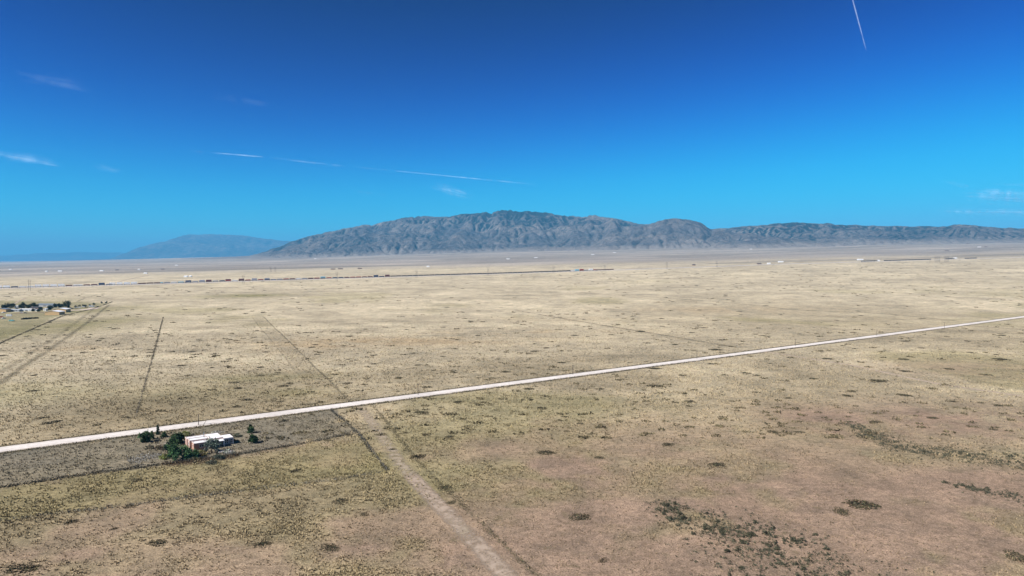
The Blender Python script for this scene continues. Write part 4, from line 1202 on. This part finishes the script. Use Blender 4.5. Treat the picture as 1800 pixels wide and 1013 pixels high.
def hop():
    m = MB()
    m.poly_prism([(-7.0, 1.0), (7.0, 1.0), (8.0, 2.2), (8.0, 4.0), (-8.0, 4.0), (-8.0, 2.2)], -1.5, 1.5)
    for k in range(8): m.box(-7.2 + k * 2, -7.0 + k * 2, -1.58, -1.5, 2.2, 4.0)
    return m
hop_d = hop().mesh('hopper_body'); hop_d.materials.append(M_CARD)
hop_b = hop().mesh('hopper_body'); hop_b.materials.append(M_CARB)
def zt(k):
    p = TRACK_P + TRACK_DIR * k; return (p[0], p[1], hz(*p) + 1.36)
def wagon(k, kind, label, group):
    z0, z1 = zt(k - 6)[2], zt(k + 6)[2]
    x, y, z = zt(k)
    root = empty('rail_wagon', (x, y, z), 0, label, 'wagon', group); root.rotation_euler = (0, -math.atan2(z1 - z0, 12), TA)
    link('deck' if kind == 'well' else 'hopper_body', well if kind == 'well' else (hop_d if kind == 'dark' else hop_b), None, root)
    for dx in (-6.6, 6.6): link('bogie', bog_me, None, root).location = (dx, 0, 0)
    return root
def box_me(L, colr, name):
    m = MB(); m.box(-L / 2, L / 2, -1.22, 1.22, 0, 2.9)
    n_ = int(L / 1.0)
    for i in range(n_):
        x0 = -L / 2 + .3 + i * (L - .6) / n_
        m.box(x0, x0 + .5, -1.26, -1.221, .2, 2.7)
    me = m.mesh('shipping_container'); me.materials.append(simple_mat(name + '_container', colr, .6, .07, .5)); return me
CCOL = {'white': (.87, .87, .86), 'light blue': (.32, .58, .68), 'red': (.34, .06, .045), 'maroon': (.14, .045, .045), 'navy': (.05, .065, .12), 'grey': (.38, .38, .42), 'brown': (.22, .11, .075)}
BOXES = {k: box_me(14.6, c, k.replace(' ', '_')) for k, c in CCOL.items()}
def cont(k, lvl, c):
    x, y, z = zt(k); o = link('shipping_container', BOXES[c]); o.location = (x, y, z + 1.17 + lvl * 2.93)
    o.rotation_euler = (0, -math.atan2(zt(k + 6)[2] - zt(k - 6)[2], 12), TA)
    tag(o, c + ' shipping container loaded on the long freight train', 'container', c + ' containers on the train')
PITCHW = 17.9
def run(pa, pb, fn):
    ka, kb = tpt(pa), tpt(pb); i = 0; k = ka
    while k < kb: fn(k, i, (k - ka) / (kb - ka)); k += PITCHW; i += 1
R2 = random.Random(3)
WELL_L = 'dark well wagon of the freight train carrying shipping containers'; WELL_G = 'container wagons of the train'
def seg_white(k, i, f):
    wagon(k, 'well', WELL_L, WELL_G)
    r_ = R2.random()
    cont(k, 0, 'white' if r_ < .8 else R2.choice(['grey', 'navy', 'brown']))
    if r_ < .62 or r_ > .93: cont(k, 1, 'white' if R2.random() < .9 else 'maroon')
def seg_mix(cols, p2):
    def fn(k, i, f):
        wagon(k, 'well', WELL_L, WELL_G)
        c = R2.choice(cols); cont(k, 0, c)
        if R2.random() < p2: cont(k, 1, c if R2.random() < .5 else R2.choice(cols))
    return fn
def seg_hop(kind, lab, grp):
    def fn(k, i, f): wagon(k, kind, lab, grp)
    return fn
run(-120, 138, seg_white)
run(139, 196, seg_mix(['navy', 'maroon', 'grey', 'white', 'brown'], .35))
run(197, 250, seg_white)
run(251, 280, seg_hop('brown', 'rust brown hopper wagon between white and blue containers', 'rust brown hopper wagons of the train'))
run(281, 330, seg_mix(['light blue', 'grey', 'white', 'light blue'], .3))
run(331, 400, seg_mix(['navy', 'maroon', 'light blue', 'grey', 'navy'], .5))
run(401, 690, seg_mix(['red', 'red', 'light blue', 'white', 'maroon', 'navy', 'grey', 'light blue'], .38))
run(691, 1004, seg_hop('dark', 'black hopper wagon in the long dark part of the train before the mountain', 'black hopper wagons of the long train'))
run(1006, 1050, seg_mix(['white', 'light blue', 'red', 'grey', 'white'], .4))
run(1051, 1076, seg_hop('brown', 'rust brown hopper wagon at the far end of the long train', 'rust brown hopper wagons at the train end'))
for a_, b_ in ((1516, 1540), (1556, 1635), (1664, 1675), (1698, 1714)):
    run(a_, b_, seg_hop('dark', 'black hopper wagon of the separate train by the pole cluster', 'black hopper wagons by the pole cluster'))

# ------------------------------------------------------------------ transmission frames and far poles
M_STEELP = simple_mat('weathered_pylon', (.10, .085, .075), .8)
def hframe(x, v, hgt, label, group):
    p = gp(x, v); root = empty('transmission_pole', (p[0], p[1], p[2]), TA * .4, label, 'pylon', group)
    for s_ in (-2.0, 2.0): MB().tube((s_, 0, -.5), (s_, 0, hgt), .38, .24, 7).build('leg', M_STEELP, root)
    MB().box(-5.2, 5.2, -.2, .2, hgt * .86, hgt * .86 + .42).build('crossarm', M_STEELP, root)
    m = MB(); m.tube((-2, 0, hgt * .5), (2, 0, hgt * .78), .14, .14, 5); m.tube((2, 0, hgt * .5), (-2, 0, hgt * .78), .14, .14, 5); m.build('brace', M_STEELP, root)
for x, v, hh in ((52, 511, 27), (428, 499, 24), (592, 494.5, 27), (732, 488.5, 24), (858, 484, 27), (973, 479.5, 24), (1063, 476, 22), (1172, 472.5, 24), (1260, 470, 22)):
    hframe(x, v, hh, 'tall two legged wooden transmission frame beside the railway', 'transmission frames along the railway')
for x in (1644, 1647.5, 1651, 1661, 1664, 1667): hframe(x, 461.0 - (x - 1644) * .02, 24, 'tall transmission frame in the cluster beside the dark far train', 'cluster of transmission frames')
for x in (476, 484): hframe(x, 478.5, 22, 'transmission frame of the pair beyond the railway', 'pair of far transmission frames')

# ------------------------------------------------------------------ far homesteads
FH = [(105, 477.5, 22, 'white'), (81, 478, 12, 'white'), (178, 477, 20, 'white'), (205, 475.5, 16, 'dark'), (244, 474.5, 12, 'white'), (285, 474, 16, 'dark'), (255, 481.5, 14, 'white'), (310, 467, 18, 'white'),
      (326, 487.5, 12, 'white'), (334, 487, 8, 'white'), (18, 474.5, 18, 'white'), (554, 455.5, 26, 'white'), (585, 474.3, 20, 'dark'), (598, 473.8, 22, 'dark'), (632, 473.2, 18, 'dark'), (752, 469.5, 14, 'white'), (893, 456, 24, 'white'), (942, 453.5, 26, 'white'),
      (1042, 448, 28, 'white'), (1080, 444.5, 26, 'white'), (1206, 436.5, 26, 'white'), (1253, 436, 30, 'dark'), (1373, 461.5, 20, 'white'), (1335, 465, 16, 'dark'), (1352, 464.5, 12, 'white'), (1220, 467, 12, 'dark'), (1513, 457.5, 26, 'white'), (1545, 459.3, 10, 'white'), (1665, 441.5, 30, 'dark'), (1722, 435, 28, 'white'), (1733, 434.6, 24, 'dark'), (1680, 455, 14, 'white'), (1702, 429, 30, 'dark'), (1320, 438.5, 20, 'white')]
for k, (x, v, w, c) in enumerate(FH):
    gable('homestead', x, v, w, 9, 3.4, 1.8, M_WHITEW if c == 'white' else M_BROWNW, M_TINW if c == 'white' else M_DROOF,
          ('tiny white homestead' if c == 'white' else 'tiny dark roofed homestead') + ' far out on the flats before the mountains', 'house', ridge='x', group=c + ' far homesteads', doors=0, wins=0)

# ------------------------------------------------------------------ contrails and cirrus
def cloud_mat(name, alpha, sc, lo=.35, hi=.65):
    m = bpy.data.materials.new(name); m.use_nodes = True; nt = m.node_tree
    nt.nodes.remove(nt.nodes['Principled BSDF'])
    d = nt.nodes.new('ShaderNodeBsdfDiffuse'); d.inputs[0].default_value = (.82, .92, 1.0, 1)
    t_ = nt.nodes.new('ShaderNodeBsdfTranslucent'); t_.inputs[0].default_value = (.82, .92, 1.0, 1)
    ad = nt.nodes.new('ShaderNodeAddShader'); nt.links.new(d.outputs[0], ad.inputs[0]); nt.links.new(t_.outputs[0], ad.inputs[1])
    tr = nt.nodes.new('ShaderNodeBsdfTransparent'); mx = nt.nodes.new('ShaderNodeMixShader')
    geo = nt.nodes.new('ShaderNodeNewGeometry'); n = noise_node(nt, sc, 3, .6, geo.outputs['Position'])
    mr = nt.nodes.new('ShaderNodeMapRange'); mr.inputs['From Min'].default_value = lo; mr.inputs['From Max'].default_value = hi; mr.inputs['To Max'].default_value = alpha
    nt.links.new(n.outputs[0], mr.inputs['Value']); nt.links.new(mr.outputs[0], mx.inputs[0])
    nt.links.new(tr.outputs[0], mx.inputs[1]); nt.links.new(ad.outputs[0], mx.inputs[2]); nt.links.new(mx.outputs[0], nt.nodes['Material Output'].inputs['Surface'])
    return m
def spindle(m, a, b, r, seg=6, rings=7):
    a = np.array(a); b = np.array(b); d = b - a; dn = d / np.linalg.norm(d)
    e = np.cross(dn, (0, 0, 1)); e /= np.linalg.norm(e); f = np.cross(dn, e); n = len(m.v)
    for i in range(rings):
        t = i / (rings - 1); rr = r * (math.sin(math.pi * t) ** .6) + r * .01
        for j in range(seg):
            q = 2 * math.pi * j / seg; m.v.append(tuple(a + d * t + rr * (math.cos(q) * e + math.sin(q) * f)))
    m.f += [(n + i * seg + j, n + i * seg + (j + 1) % seg, n + (i + 1) * seg + (j + 1) % seg, n + (i + 1) * seg + j) for i in range(rings - 1) for j in range(seg)]
def wisp(p0, p1, n, width, r, alt, alpha, label, name='cirrus_cloud', seed=0, lenf=(.25, .6)):
    g = random.Random(seed); a = at_alt(*p0, alt); b = at_alt(*p1, alt); m = MB(); d = b - a
    up = np.array([0, 0, 1.0])
    for k in range(n):
        L = g.uniform(*lenf); t = g.uniform(0, 1 - L)
        o_ = up * g.gauss(0, width) * (.4 + .6 * math.sin(math.pi * (t + L / 2)))
        q = a + d * t + o_; spindle(m, q, q + d * L + up * g.gauss(0, width * .35), r * g.uniform(.5, 1.3))
    c = tuple((a + b) / 2); m.v = [tuple(np.array(v_) - c) for v_ in m.v]
    o = m.build(name, cloud_mat(name, alpha, .0006), None, c)
    return tag(o, label, kind='stuff')
m = MB(); a = at_alt(1480, -70, 11000); b = at_alt(1523, 90, 11000); spindle(m, a, b, 25, 8, 14)
tag(m.build('contrail', cloud_mat('contrail_ice', .10, .0009, .2, .5)), 'short bright straight contrail high in the blue sky', kind='stuff')
wisp((325, 264), (475, 277), 14, 30, 55, 10500, .034, 'thin bright piece of contrail in the middle sky', 'contrail', 2)
wisp((470, 277), (620, 294), 30, 50, 55, 10500, .014, 'faint spreading piece of contrail', 'contrail', 3)
wisp((600, 292), (960, 326), 30, 40, 50, 10500, .024, 'long faint contrail above the mountain range', 'contrail', 4)
wisp((-60, 262), (110, 290), 60, 230, 110, 10500, .012, 'soft cirrus streak at the edge of the sky', seed=5)
wisp((160, 290), (215, 302), 30, 180, 90, 10500, .008, 'small faint cirrus patch', seed=6)
wisp((755, 327), (835, 346), 60, 300, 90, 10500, .016, 'small feathery cirrus patch above the range', seed=7)
wisp((620, 336), (680, 344), 12, 160, 110, 10500, .012, 'tiny faint cirrus streak', seed=8)
wisp((370, 168), (480, 187), 34, 130, 60, 10500, .006, 'very faint cirrus streak in the upper sky', seed=9)
wisp((20, 128), (175, 158), 40, 150, 60, 10500, .006, 'faint cirrus streak in the upper sky', seed=10)
wisp((1660, 318), (1705, 330), 10, 120, 90, 10500, .022, 'small white cirrus streak above the far ridge', seed=11)
wisp((1690, 340), (1900, 352), 110, 700, 140, 10500, .034, 'thin veil of cirrus over the far ridge', seed=12)
wisp((1640, 370), (1850, 376), 70, 420, 130, 10500, .03, 'low thin veil of cirrus behind the ridge', seed=13)
